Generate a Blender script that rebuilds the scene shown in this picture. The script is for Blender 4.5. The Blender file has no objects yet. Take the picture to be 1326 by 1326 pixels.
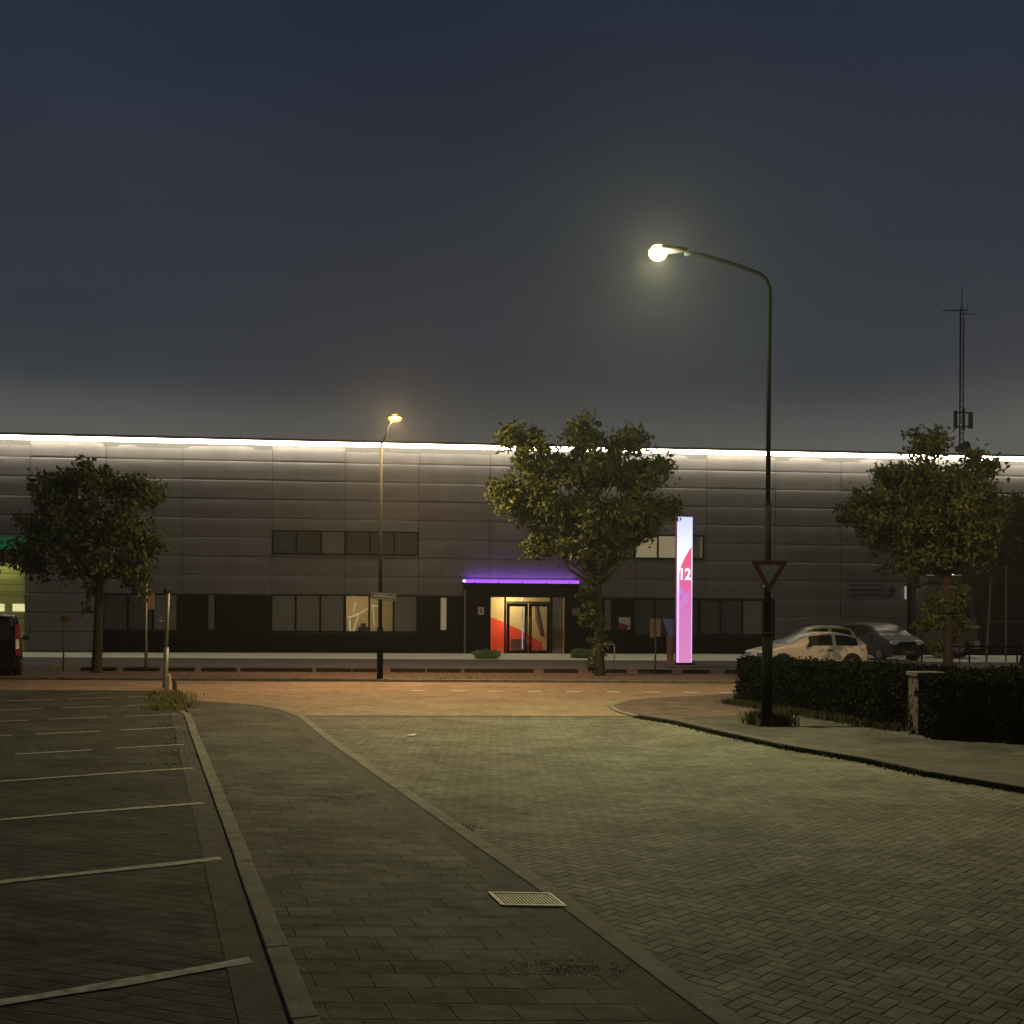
import bpy, bmesh, math, random
import numpy as np
from mathutils import Vector, Matrix
random.seed(7)
SC = bpy.context.scene
COL = SC.collection
R = math.radians

# ------------------------------------------------------------------ camera
CAM_H = 1.72
F = 1328.0          # focal length in pixels of the 1326 px photograph
HY = 803.0          # eye-level line
ROLL = 0.0056
cd = bpy.data.cameras.new('camera')
cd.sensor_width = 36.0
cd.lens = 36.0 * F / 1326.0
cd.shift_y = (HY - 663.0) / 1326.0
cd.clip_start = 0.05
cd.clip_end = 3000
cam = bpy.data.objects.new('camera', cd)
COL.objects.link(cam)
cam.matrix_world = Matrix.Translation((0, 0, CAM_H)) @ Matrix.Rotation(R(90), 4, 'X') @ Matrix.Rotation(ROLL, 4, 'Z')
SC.camera = cam
SC.render.resolution_x = SC.render.resolution_y = 1024
SC.view_settings.view_transform = 'Standard'
SC.view_settings.look = 'None'
SC.view_settings.exposure = 0.0
SC.view_settings.gamma = 1.0
SC.cycles.use_denoising = True
SC.cycles.max_bounces = 5
SC.cycles.transparent_max_bounces = 8
SC.cycles.sample_clamp_indirect = 3.0

# ------------------------------------------------------------------ night sky
W = bpy.data.worlds.new('World')
SC.world = W
W.use_nodes = True
nt = W.node_tree
nt.nodes.clear()
def nd(t, typ, **kw):
    n = t.nodes.new(typ)
    for k, v in kw.items():
        setattr(n, k, v)
    return n
wo = nd(nt, 'ShaderNodeOutputWorld')
bg = nd(nt, 'ShaderNodeBackground')
tc = nd(nt, 'ShaderNodeTexCoord')
sep = nd(nt, 'ShaderNodeSeparateXYZ')
nt.links.new(tc.outputs['Generated'], sep.inputs[0])
mp = nd(nt, 'ShaderNodeMapping')
mp.inputs['Scale'].default_value = (1.2, 1.2, 7.0)
nt.links.new(tc.outputs['Generated'], mp.inputs[0])
nz = nd(nt, 'ShaderNodeTexNoise')
nz.inputs['Scale'].default_value = 1.6
nz.inputs['Detail'].default_value = 4
nz.inputs['Roughness'].default_value = 0.5
nt.links.new(mp.outputs[0], nz.inputs['Vector'])
ma = nd(nt, 'ShaderNodeMath', operation='MULTIPLY_ADD')
nt.links.new(nz.outputs[0], ma.inputs[0])
ma.inputs[1].default_value = 0.055
nt.links.new(sep.outputs[2], ma.inputs[2])
ramp = nd(nt, 'ShaderNodeValToRGB')
cr = ramp.color_ramp
cr.interpolation = 'B_SPLINE'
SKY = [(0.0, (.100, .102, .092)), (.19, (.088, .091, .085)), (.212, (.072, .075, .073)), (.236, (.042, .047, .052)), (.258, (.032, .037, .046)),
       (.30, (.029, .034, .045)), (.40, (.026, .032, .045)), (.50, (.0170, .0240, .042)), (.62, (.0108, .0178, .038)), (1.0, (.008, .014, .033))]
while len(cr.elements) < len(SKY):
    cr.elements.new(0.5)
for e, (p, c) in zip(cr.elements, SKY):
    e.position = p
    e.color = (*c, 1)
nt.links.new(ma.outputs[0], ramp.inputs[0])
# faint broad cloud mottling
nz2 = nd(nt, 'ShaderNodeTexNoise')
nz2.inputs['Scale'].default_value = 0.9
nz2.inputs['Detail'].default_value = 3
mp2 = nd(nt, 'ShaderNodeMapping')
mp2.inputs['Scale'].default_value = (1.5, 1.5, 4.0)
mp2.inputs['Location'].default_value = (3.1, 1.2, .4)
nt.links.new(tc.outputs['Generated'], mp2.inputs[0])
nt.links.new(mp2.outputs[0], nz2.inputs['Vector'])
mr = nd(nt, 'ShaderNodeMapRange')
mr.inputs['From Min'].default_value = .3
mr.inputs['From Max'].default_value = .7
mr.inputs['To Min'].default_value = .82
mr.inputs['To Max'].default_value = 1.18
nt.links.new(nz2.outputs[0], mr.inputs[0])
mx = nd(nt, 'ShaderNodeVectorMath', operation='SCALE')
nt.links.new(ramp.outputs[0], mx.inputs[0])
nt.links.new(mr.outputs[0], mx.inputs['Scale'])
nt.links.new(mx.outputs[0], bg.inputs[0])
bg.inputs[1].default_value = 1.0
nt.links.new(bg.outputs[0], wo.inputs[0])

# ------------------------------------------------------------------ pixel -> place helpers (metres)
def unroll(px, py):
    dx, dy = px - 663.0, py - HY
    return dx + ROLL * dy, dy - ROLL * dx
def G(px, py, z=0.0):                       # point of the ground (height z) seen at a pixel
    dx, dy = unroll(px, py)
    d = F * (CAM_H - z) / dy
    return (dx * d / F, d)
def P(px, py, d):                           # point at distance d
    dx, dy = unroll(px, py)
    return (dx * d / F, d, CAM_H - dy * d / F)

# ------------------------------------------------------------------ materials
def new_mat(name):
    m = bpy.data.materials.new(name)
    m.use_nodes = True
    return m, m.node_tree, m.node_tree.nodes['Principled BSDF']
def mat(name, col, rough=.7, metal=0.0, var=.2, scale=6.0, bump=0.0, bscale=40.0, emit=None, estr=0.0, coat=0.0, spec=.5, stretch=None):
    m, t, b = new_mat(name)
    b.inputs['Roughness'].default_value = rough
    b.inputs['Metallic'].default_value = metal
    b.inputs['Coat Weight'].default_value = coat
    b.inputs['Specular IOR Level'].default_value = spec
    if emit:
        b.inputs['Emission Color'].default_value = (*emit, 1)
        b.inputs['Emission Strength'].default_value = estr
    c = nd(t, 'ShaderNodeTexCoord')
    src = c.outputs['Object']
    if stretch:
        mm = nd(t, 'ShaderNodeMapping')
        mm.inputs['Scale'].default_value = stretch
        t.links.new(src, mm.inputs[0])
        src = mm.outputs[0]
    n = nd(t, 'ShaderNodeTexNoise')
    n.inputs['Scale'].default_value = scale
    n.inputs['Detail'].default_value = 6
    t.links.new(src, n.inputs['Vector'])
    g = nd(t, 'ShaderNodeMapRange')
    g.inputs['From Min'].default_value = .3
    g.inputs['From Max'].default_value = .7
    g.inputs['To Min'].default_value = 1 - var
    g.inputs['To Max'].default_value = 1 + var
    t.links.new(n.outputs[0], g.inputs[0])
    v = nd(t, 'ShaderNodeVectorMath', operation='SCALE')
    v.inputs[0].default_value = col
    t.links.new(g.outputs[0], v.inputs['Scale'])
    t.links.new(v.outputs[0], b.inputs['Base Color'])
    if bump:
        n2 = nd(t, 'ShaderNodeTexNoise')
        n2.inputs['Scale'].default_value = bscale
        n2.inputs['Detail'].default_value = 4
        t.links.new(src, n2.inputs['Vector'])
        bp = nd(t, 'ShaderNodeBump')
        bp.inputs['Strength'].default_value = bump
        bp.inputs['Distance'].default_value = .02
        t.links.new(n2.outputs[0], bp.inputs['Height'])
        t.links.new(bp.outputs[0], b.inputs['Normal'])
    return m
def M_(t, op, a, b=None, c=None):
    n = nd(t, 'ShaderNodeMath', operation=op)
    for i, x in enumerate((a, b, c)):
        if x is None:
            continue
        if isinstance(x, (int, float)):
            n.inputs[i].default_value = x
        else:
            t.links.new(x, n.inputs[i])
    return n.outputs[0]
def patches(t, vec, scale, lo, hi, a, b, detail=5):
    n = nd(t, 'ShaderNodeTexNoise')
    n.inputs['Scale'].default_value = scale
    n.inputs['Detail'].default_value = detail
    n.inputs['Roughness'].default_value = .6
    t.links.new(vec, n.inputs['Vector'])
    g = nd(t, 'ShaderNodeMapRange')
    for k, x in (('From Min', lo), ('From Max', hi), ('To Min', a), ('To Max', b)):
        g.inputs[k].default_value = x
    t.links.new(n.outputs[0], g.inputs[0])
    return g.outputs[0]
def warped(t, amt, scale):
    c = nd(t, 'ShaderNodeTexCoord')
    n = nd(t, 'ShaderNodeTexNoise')
    n.inputs['Scale'].default_value = scale
    t.links.new(c.outputs['Object'], n.inputs['Vector'])
    s = nd(t, 'ShaderNodeVectorMath', operation='MULTIPLY_ADD')
    t.links.new(n.outputs['Color'], s.inputs[0])
    s.inputs[1].default_value = (amt * 2, amt * 2, 0)
    t.links.new(c.outputs['Object'], s.inputs[2])
    return c.outputs['Object'], s.outputs[0]
def finish_paving(t, b, raw, joint, cellrnd, c1, c2, cj, grime=.35, bump=.6):
    joint = M_(t, 'MULTIPLY', joint, patches(t, raw, 6.0, .36, .58, .35, 1.0, 3))
    mixc = nd(t, 'ShaderNodeMix', data_type='RGBA')
    t.links.new(cellrnd, mixc.inputs['Factor'])
    mixc.inputs['A'].default_value = (*c1, 1)
    mixc.inputs['B'].default_value = (*c2, 1)
    mj = nd(t, 'ShaderNodeMix', data_type='RGBA')
    t.links.new(joint, mj.inputs['Factor'])
    t.links.new(mixc.outputs['Result'], mj.inputs['A'])
    mj.inputs['B'].default_value = (*cj, 1)
    g1 = patches(t, raw, .9, .35, .7, 1 - grime, 1 + grime * .6, 8)
    g2 = patches(t, raw, 60.0, .25, .75, .75, 1.25, 3)
    g3 = patches(t, raw, 3.5, .3, .7, .85, 1.15, 4)
    k = M_(t, 'MULTIPLY', M_(t, 'MULTIPLY', g1, g2), g3)
    # old oil and dirt stains
    k = M_(t, 'MULTIPLY', k, patches(t, raw, 1.9, .60, .68, 1.0, .68, 6))
    v = nd(t, 'ShaderNodeVectorMath', operation='SCALE')
    t.links.new(mj.outputs['Result'], v.inputs[0])
    t.links.new(k, v.inputs['Scale'])
    t.links.new(v.outputs[0], b.inputs['Base Color'])
    h = M_(t, 'ADD', M_(t, 'MULTIPLY', joint, -1.0), M_(t, 'ADD', M_(t, 'MULTIPLY', cellrnd, .35), M_(t, 'MULTIPLY', g2, .3)))
    bp = nd(t, 'ShaderNodeBump')
    bp.inputs['Strength'].default_value = bump
    bp.inputs['Distance'].default_value = .008
    t.links.new(h, bp.inputs['Height'])
    # settled, uneven bedding of the blocks
    und = M_(t, 'ADD', patches(t, raw, 1.3, .2, .8, 0, 1, 3), M_(t, 'MULTIPLY', cellrnd, .10))
    b2 = nd(t, 'ShaderNodeBump')
    b2.inputs['Strength'].default_value = 1.0
    b2.inputs['Distance'].default_value = .05
    t.links.new(und, b2.inputs['Height'])
    t.links.new(b2.outputs[0], bp.inputs['Normal'])
    t.links.new(bp.outputs[0], b.inputs['Normal'])
    b.inputs['Roughness'].default_value = .82
    b.inputs['Specular IOR Level'].default_value = .3
def herring(name, unit, ang, c1, c2, cj, grime=.35, jw=.07, bump=.6):
    m, t, b = new_mat(name)
    raw, wv = warped(t, .012, 3.0)
    mp = nd(t, 'ShaderNodeMapping')
    mp.inputs['Rotation'].default_value = (0, 0, ang)
    mp.inputs['Scale'].default_value = (1 / unit,) * 3
    t.links.new(wv, mp.inputs[0])
    s = nd(t, 'ShaderNodeSeparateXYZ')
    t.links.new(mp.outputs[0], s.inputs[0])
    i = M_(t, 'FLOOR', s.outputs[0]); j = M_(t, 'FLOOR', s.outputs[1])
    fx = M_(t, 'FRACT', s.outputs[0]); fy = M_(t, 'FRACT', s.outputs[1])
    k = M_(t, 'FLOORED_MODULO', M_(t, 'SUBTRACT', i, j), 4.0)
    is_ = [M_(t, 'COMPARE', k, float(q), .2) for q in range(4)]
    left = M_(t, 'ADD', fx, is_[1])
    right = M_(t, 'ADD', M_(t, 'SUBTRACT', 1.0, fx), is_[0])
    bot = M_(t, 'ADD', fy, is_[2])
    top = M_(t, 'ADD', M_(t, 'SUBTRACT', 1.0, fy), is_[3])
    d = M_(t, 'MINIMUM', M_(t, 'MINIMUM', left, right), M_(t, 'MINIMUM', bot, top))
    g = nd(t, 'ShaderNodeMapRange')
    g.inputs['From Min'].default_value = jw * .4
    g.inputs['From Max'].default_value = jw * 1.3
    g.inputs['To Min'].default_value = 1
    g.inputs['To Max'].default_value = 0
    t.links.new(d, g.inputs[0])
    cb = nd(t, 'ShaderNodeCombineXYZ')
    t.links.new(M_(t, 'SUBTRACT', i, is_[1]), cb.inputs[0])
    t.links.new(M_(t, 'SUBTRACT', j, is_[2]), cb.inputs[1])
    wn = nd(t, 'ShaderNodeTexWhiteNoise', noise_dimensions='2D')
    t.links.new(cb.outputs[0], wn.inputs['Vector'])
    finish_paving(t, b, raw, g.outputs[0], wn.outputs['Value'], c1, c2, cj, grime, bump)
    return m
def tiles(name, w, h, ang, shear, c1, c2, cj, grime=.35, jw=.012, bump=.6):
    m, t, b = new_mat(name)
    raw, wv = warped(t, .015, 2.0)
    mp = nd(t, 'ShaderNodeMapping')
    mp.inputs['Rotation'].default_value = (0, 0, ang)
    t.links.new(wv, mp.inputs[0])
    s = nd(t, 'ShaderNodeSeparateXYZ')
    t.links.new(mp.outputs[0], s.inputs[0])
    y = M_(t, 'DIVIDE', s.outputs[1], h)
    x = M_(t, 'DIVIDE', M_(t, 'ADD', s.outputs[0], M_(t, 'MULTIPLY', s.outputs[1], shear)), w)
    j = M_(t, 'FLOOR', y)
    x = M_(t, 'ADD', x, M_(t, 'MULTIPLY', M_(t, 'FLOORED_MODULO', j, 2.0), .5))
    i = M_(t, 'FLOOR', x)
    fx = M_(t, 'FRACT', x); fy = M_(t, 'FRACT', y)
    dx = M_(t, 'MULTIPLY', M_(t, 'MINIMUM', fx, M_(t, 'SUBTRACT', 1.0, fx)), w)
    dy = M_(t, 'MULTIPLY', M_(t, 'MINIMUM', fy, M_(t, 'SUBTRACT', 1.0, fy)), h)
    d = M_(t, 'MINIMUM', dx, dy)
    g = nd(t, 'ShaderNodeMapRange')
    g.inputs['From Min'].default_value = jw * .3
    g.inputs['From Max'].default_value = jw
    g.inputs['To Min'].default_value = 1
    g.inputs['To Max'].default_value = 0
    t.links.new(d, g.inputs[0])
    cb = nd(t, 'ShaderNodeCombineXYZ')
    t.links.new(i, cb.inputs[0]); t.links.new(j, cb.inputs[1])
    wn = nd(t, 'ShaderNodeTexWhiteNoise', noise_dimensions='2D')
    t.links.new(cb.outputs[0], wn.inputs['Vector'])
    finish_paving(t, b, raw, g.outputs[0], wn.outputs['Value'], c1, c2, cj, grime, bump)
    return m
def emission(name, col, s):
    m = bpy.data.materials.new(name)
    m.use_nodes = True
    t = m.node_tree
    t.nodes.clear()
    e = nd(t, 'ShaderNodeEmission')
    e.inputs[0].default_value = (*col, 1)
    e.inputs[1].default_value = s
    o = nd(t, 'ShaderNodeOutputMaterial')
    t.links.new(e.outputs[0], o.inputs[0])
    return m
def bowlmat(name, col, s_):
    m = bpy.data.materials.new(name)
    m.use_nodes = True
    t = m.node_tree
    t.nodes.clear()
    o = nd(t, 'ShaderNodeOutputMaterial')
    tr = nd(t, 'ShaderNodeBsdfTransparent')
    e = nd(t, 'ShaderNodeEmission')
    e.inputs[0].default_value = (*col, 1)
    e.inputs[1].default_value = s_
    a = nd(t, 'ShaderNodeAddShader')
    t.links.new(tr.outputs[0], a.inputs[0])
    t.links.new(e.outputs[0], a.inputs[1])
    t.links.new(a.outputs[0], o.inputs[0])
    return m
def glass(name, tint=(.9, .9, .85), gl=.1):
    m = bpy.data.materials.new(name)
    m.use_nodes = True
    t = m.node_tree
    t.nodes.clear()
    o = nd(t, 'ShaderNodeOutputMaterial')
    tr = nd(t, 'ShaderNodeBsdfTransparent')
    tr.inputs[0].default_value = (*tint, 1)
    g = nd(t, 'ShaderNodeBsdfGlossy')
    g.inputs['Roughness'].default_value = .05
    mx = nd(t, 'ShaderNodeMixShader')
    mx.inputs[0].default_value = gl
    t.links.new(tr.outputs[0], mx.inputs[1])
    t.links.new(g.outputs[0], mx.inputs[2])
    t.links.new(mx.outputs[0], o.inputs[0])
    return m
def leafmat(name, ca, cb_, rough=.55):
    m, t, b = new_mat(name)
    n = nd(t, 'ShaderNodeTexNoise')
    n.inputs['Scale'].default_value = 2.2
    n.inputs['Detail'].default_value = 8
    n.inputs['Roughness'].default_value = .8
    c = nd(t, 'ShaderNodeTexCoord')
    t.links.new(c.outputs['Object'], n.inputs['Vector'])
    g = nd(t, 'ShaderNodeMapRange')
    g.inputs['From Min'].default_value = .35
    g.inputs['From Max'].default_value = .65
    t.links.new(n.outputs[0], g.inputs[0])
    x = nd(t, 'ShaderNodeMix', data_type='RGBA')
    t.links.new(g.outputs[0], x.inputs['Factor'])
    x.inputs['A'].default_value = (*ca, 1)
    x.inputs['B'].default_value = (*cb_, 1)
    t.links.new(x.outputs['Result'], b.inputs['Base Color'])
    b.inputs['Roughness'].default_value = rough
    b.inputs['Specular IOR Level'].default_value = .3 if rough < .8 else .08
    return m

MT = dict(
    road=herring('klinker road bricks', .078, R(-46), (.108, .104, .074), (.172, .162, .118), (.040, .037, .026), .40, .085, .8),
    street=herring('red street bricks', .095, R(45), (.23, .165, .105), (.31, .225, .145), (.08, .06, .04), .25, .07, .4),
    park=tiles('parking bay bricks', .21, .105, R(19), 0, (.029, .034, .023), (.054, .055, .035), (.020, .021, .013), .55, .009, .6),
    walk=tiles('pavement slabs', .275, .19, 0, .33, (.050, .054, .038), (.088, .086, .060), (.026, .026, .018), .55, .008, .6),
    walk2=tiles('verge slabs', .3, .3, R(-20), 0, (.050, .046, .037), (.080, .070, .056), (.03, .026, .02), .45, .010, .5),
    cornerpave=tiles('reddish corner slabs', .3, .3, R(-20), 0, (.085, .060, .044), (.115, .082, .060), (.04, .03, .024), .35, .010, .4),
    lot=tiles('lot paving', .21, .105, 0, 0, (.10, .092, .088), (.13, .122, .115), (.05, .045, .04), .2, .008, .3),
    kerb=mat('kerb concrete', (.165, .15, .11), .9, var=.3, scale=5, bump=.4),
    kerb_dark=mat('weathered kerb concrete', (.06, .054, .038), .9, var=.35, scale=7, bump=.5),
    pale=mat('pale concrete paving', (.74, .74, .60), .85, var=.08, scale=1.5),
    dirt=mat('dry verge soil', (.085, .052, .035), .95, var=.35, scale=2.5, bump=.5, bscale=12),
    ground=mat('ground soil', (.05, .05, .03), .95, var=.3, scale=1.0, bump=.3),
    freshpaint=mat('white marking', (.75, .73, .66), .7, var=.1),
    paint=mat('worn white paint', (.34, .32, .26), .8, var=.45, scale=14),
    panel=mat('grey facade panel', (.138, .134, .142), .5, metal=.1, var=.12, scale=1.1, stretch=(1, 1, .3), bump=.10, bscale=2.5),
    fascia=mat('brown fascia', (.10, .07, .06), .6),
    frame=mat('black window frame', (.006, .005, .005), .6, spec=.15),
    blind=mat('grey window glass over blind', (.15, .155, .145), .5, var=.12, scale=1.0, spec=.3),
    blind2=mat('dark window glass', (.055, .060, .055), .5, var=.15, scale=1.2, spec=.3),
    glass=glass('clear pane'),
    green_pole=mat('dark green pole paint', (.0020, .0042, .0032), .85, var=.3, scale=9, spec=.03),
    galv=mat('galvanised steel', (.26, .25, .20), .5, metal=.4, var=.2, scale=12),
    dark=mat('dark metal', (.012, .012, .012), .7, spec=.15),
    mast=mat('mast steel', (.018, .019, .022), .8),
    bark=mat('tree bark', (.022, .018, .012), .9, var=.4, scale=7, bump=.8, bscale=18, stretch=(1, 1, .3)),
    leaf=leafmat('broad tree leaves', (.018, .030, .007), (.085, .110, .024)),
    leaf2=leafmat('autumn tinted leaves', (.018, .030, .008), (.078, .105, .026)),
    leafd=leafmat('hedge leaves', (.004, .007, .002), (.009, .012, .004), .9),
    hedgecore=mat('hedge twigs', (.004, .006, .003), .95, spec=.02),
    grass=leafmat('verge grass', (.12, .11, .04), (.28, .23, .09), .9),
    footgrass=leafmat('dull foot grass', (.020, .025, .010), (.055, .052, .022), .95),
    moss=leafmat('joint weeds', (.03, .032, .014), (.06, .055, .024), .9),
    shrub=leafmat('green lavender clump', (.12, .20, .09), (.19, .30, .14)),
    stop=mat('wheel stop rubber', (.016, .011, .008), .9, var=.25, spec=.1),
    white=mat('white sign face', (.5, .48, .42), .5, var=.06),
    red=mat('red sign border', (.18, .018, .012), .5, var=.15),
    signback=mat('sign back', (.22, .15, .11), .6, var=.1),
    yellow=mat('yellow sign', (.35, .2, .05), .6, var=.1),
    cream=mat('interior cream wall', (.62, .53, .33), .8, var=.08, scale=1),
    redwall=mat('interior red wall', (.80, .065, .035), .7, var=.05),
    rubber=mat('tyre rubber', (.012, .012, .012), .85),
    rim=mat('wheel rim', (.25, .25, .25), .35, metal=.7),
    carglass=mat('car glass', (.014, .015, .014), .28, spec=.35),
    headlamp=mat('headlamp glass', (.9, .9, .82), .15, coat=1.0),
    tail=mat('tail lamp red', (.28, .012, .008), .2, coat=1.0),
    plate=mat('yellow number plate', (.4, .28, .05), .5),
    trim=mat('black plastic trim', (.015, .015, .015), .6),
    p_silver=mat('silver beige car paint', (.84, .76, .66), .32, metal=.1, var=.03, coat=.6),
    p_yellow=mat('yellow car paint', (.72, .66, .12), .35, var=.03, coat=.6),
    p_grey=mat('grey car paint', (.040, .045, .052), .55, metal=.1, var=.03, coat=0),
    p_black=mat('black car paint', (.003, .003, .003), .35, var=.03, coat=.15, spec=.2),
    p_truck=mat('off white truck paint', (.10, .09, .07), .4, var=.1, coat=.4),
    recess=mat('dock bay wall', (.10, .09, .075), .8, var=.2, scale=1.2),
    dockdoor=mat('ribbed dock door', (.42, .42, .16), .5, var=.05),
    concrete=mat('gate pillar concrete', (.052, .045, .032), .85, var=.3, scale=5, bump=.4),
    paper=mat('paper litter', (.6, .58, .5), .8),
    ledwhite=emission('warm white cove light', (1.0, .87, .62), 27),
    ledviolet=emission('violet canopy light', (.26, .06, 1.0), 2.2),
    ledlav=emission('lavender canopy lamp', (.8, .6, 1.0), 2.0),
    lamp_w=bowlmat('white street lamp glass', (1.0, .92, .42), 1.35),
    lamp_o=bowlmat('orange street lamp glass', (1.0, .45, .10), 1.5),
    green=emission('green lit canopy', (.012, .20, .075), .3),
    doorlit=emission('lit door pane', (.95, .9, .45), .8),
)

# ------------------------------------------------------------------ mesh helpers
class MB:
    def __init__(s):
        s.v, s.f = [], []
    def add(s, vs, fs):
        o = len(s.v)
        s.v += [tuple(v) for v in vs]
        s.f += [tuple(i + o for i in f) for f in fs]
        return s
    def box(s, x0, x1, y0, y1, z0, z1):
        return s.add([(x0, y0, z0), (x1, y0, z0), (x1, y1, z0), (x0, y1, z0), (x0, y0, z1), (x1, y0, z1), (x1, y1, z1), (x0, y1, z1)],
                     [(3, 2, 1, 0), (4, 5, 6, 7), (0, 1, 5, 4), (1, 2, 6, 5), (2, 3, 7, 6), (3, 0, 4, 7)])
    def poly(s, pts, z):
        return s.add([(p[0], p[1], z) for p in pts], [tuple(range(len(pts)))])
    def prism(s, pts, z0, z1):
        n = len(pts)
        vs = [(p[0], p[1], z0) for p in pts] + [(p[0], p[1], z1) for p in pts]
        fs = [tuple(range(n, 2 * n)), tuple(range(n - 1, -1, -1))] + [(i, (i + 1) % n, n + (i + 1) % n, n + i) for i in range(n)]
        return s.add(vs, fs)
    def tube(s, pts, rad, n=10, cap=True):
        pts = [Vector(p) for p in pts]
        if not isinstance(rad, (list, tuple)):
            rad = [rad] * len(pts)
        o = len(s.v)
        up = Vector((0.31, 0.94, .12)).normalized()
        for i, p in enumerate(pts):
            d = (pts[min(i + 1, len(pts) - 1)] - pts[max(i - 1, 0)]).normalized()
            a = d.cross(up).normalized()
            b = d.cross(a)
            for k in range(n):
                t = 2 * math.pi * k / n
                s.v.append(tuple(p + (a * math.cos(t) + b * math.sin(t)) * rad[i]))
        for i in range(len(pts) - 1):
            for k in range(n):
                a0, a1 = o + i * n + k, o + i * n + (k + 1) % n
                s.f.append((a0, a1, a1 + n, a0 + n))
        if cap:
            s.f.append(tuple(o + k for k in range(n))[::-1])
            s.f.append(tuple(o + (len(pts) - 1) * n + k for k in range(n)))
        return s
    def ellipsoid(s, c, r, nu=16, nv=10):
        o = len(s.v)
        for j in range(nv + 1):
            ph = math.pi * j / nv
            for i in range(nu):
                th = 2 * math.pi * i / nu
                s.v.append((c[0] + r[0] * math.sin(ph) * math.cos(th), c[1] + r[1] * math.sin(ph) * math.sin(th), c[2] + r[2] * math.cos(ph)))
        for j in range(nv):
            for i in range(nu):
                s.f.append((o + j * nu + i, o + (j + 1) * nu + i, o + (j + 1) * nu + (i + 1) % nu, o + j * nu + (i + 1) % nu))
        return s
    def build(s, name, m, parent=None, smooth=False, bevel=0):
        me = bpy.data.meshes.new(name)
        me.from_pydata(s.v, [], s.f)
        me.update()
        if m is not None:
            me.materials.append(m)
        if smooth:
            me.polygons.foreach_set('use_smooth', [True] * len(me.polygons))
        o = bpy.data.objects.new(name, me)
        COL.objects.link(o)
        if parent:
            o.parent = parent
        if bevel:
            b = o.modifiers.new('bevel', 'BEVEL')
            b.width = bevel
            b.segments = 2
            b.limit_method = 'ANGLE'
        return o
def tag(o, label=None, cat=None, group=None, kind=None):
    if label: o['label'] = label
    if cat: o['category'] = cat
    if group: o['group'] = group
    if kind: o['kind'] = kind
    return o
def thing(name, label, cat, loc=(0, 0, 0), rz=0.0, group=None):
    o = bpy.data.objects.new(name, None)
    o.empty_display_size = .2
    COL.objects.link(o)
    o.location = loc
    o.rotation_euler = (0, 0, rz)
    return tag(o, label, cat, group)
def copy_tree(o, parent=None):
    c = o.copy()
    COL.objects.link(c)
    c.parent = parent
    for ch in list(o.children):
        copy_tree(ch, c)
    return c
def struct(name, mb, m, **k):
    return tag(mb.build(name, m, **k), kind='structure')

# ------------------------------------------------------------------ the ground and its surfaces
struct('ground', MB().poly([(-170, -20), (190, -20), (190, 190), (-170, 190)], -.06), MT['ground'])
def strip_between(a, b):            # quad strip between two equally long polylines
    m = MB()
    n = len(a)
    m.add([(p[0], p[1], 0) for p in a] + [(p[0], p[1], 0) for p in b], [(i, i + 1, n + i + 1, n + i) for i in range(n - 1)])
    return m
ST0, ST1 = 21.0, 28.35
struct('street', MB().poly([(-90, 18.0), (110, 18.0), (110, ST1), (-90, ST1)], -.004), MT['street'])

# line of the kerb between parking bays and pavement
kL = [G(*p) for p in ((238, 926), (264, 984), (281, 1037), (305, 1101), (328, 1146.6), (351, 1205 + 45), (380, 1326))]
d0 = Vector(kL[0]); d1 = Vector(kL[-2])
kdir = (d1 - d0).normalized()
kA = d0 - kdir * .3
kB = d0 + kdir * 24
kn = Vector((kdir.y, -kdir.x))
if kn.x < 0:
    kn = -kn                         # points to the pavement side (right)
def K(along, across):
    return tuple(kA + kdir * along + kn * across)
# parking ground
pk = [K(0, 0), K(24, 0), (-60, -8), (-90, 24.3), (-8.5, 24.3), G(205, 899)]
struct('parking_area', MB().poly(pk[::-1], 0.0), MT['park'])
# gutter line of bricks along the kerb
struct('gutter', MB().poly([K(0, -.21), K(24, -.21), K(24, -.0), K(0, 0)], .004), MT['kerb_dark'])
# the kerb itself, laid in one metre stones
km = MB()
for i in range(24):
    a = i * 1.0
    j = random.uniform(-.003, .003)
    z = .021 + random.uniform(-.0015, .0015)
    km.prism([K(a + .003, 0 + j), K(a + .997, 0 + j), K(a + .997, .115 + j), K(a + .003, .115 + j)], -.04, z)
struct('kerb_stones', km, MT['kerb'], bevel=.006)
# outer edge of the pavement (road side)
eR = [G(*p) for p in ((242.8, 907.6), (290, 910), (342, 914.4), (370, 920), (394, 928), (419, 948), (450, 970.5), (505, 1008))]
tail = [G(604, 1075), G(728, 1158), G(900, 1282)]
e_dir = (Vector(tail[2]) - Vector(tail[0])).normalized()
eR += tail + [tuple(Vector(tail[2]) + e_dir * 14)]
def offset(path, w):
    out = []
    for i, p in enumerate(path):
        a = Vector(path[max(i - 1, 0)]); b = Vector(path[min(i + 1, len(path) - 1)])
        d = (b - a).normalized()
        n = Vector((-d.y, d.x))
        out.append(tuple(Vector(p) + n * w))
    return out
def densify(path, step=.5):
    out = []
    for a, b in zip(path[:-1], path[1:]):
        n = max(1, int((Vector(b) - Vector(a)).length / step))
        for i in range(n):
            out.append(tuple(Vector(a).lerp(Vector(b), i / n)))
    out.append(path[-1])
    return out
eD = densify(eR, .45)
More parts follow.
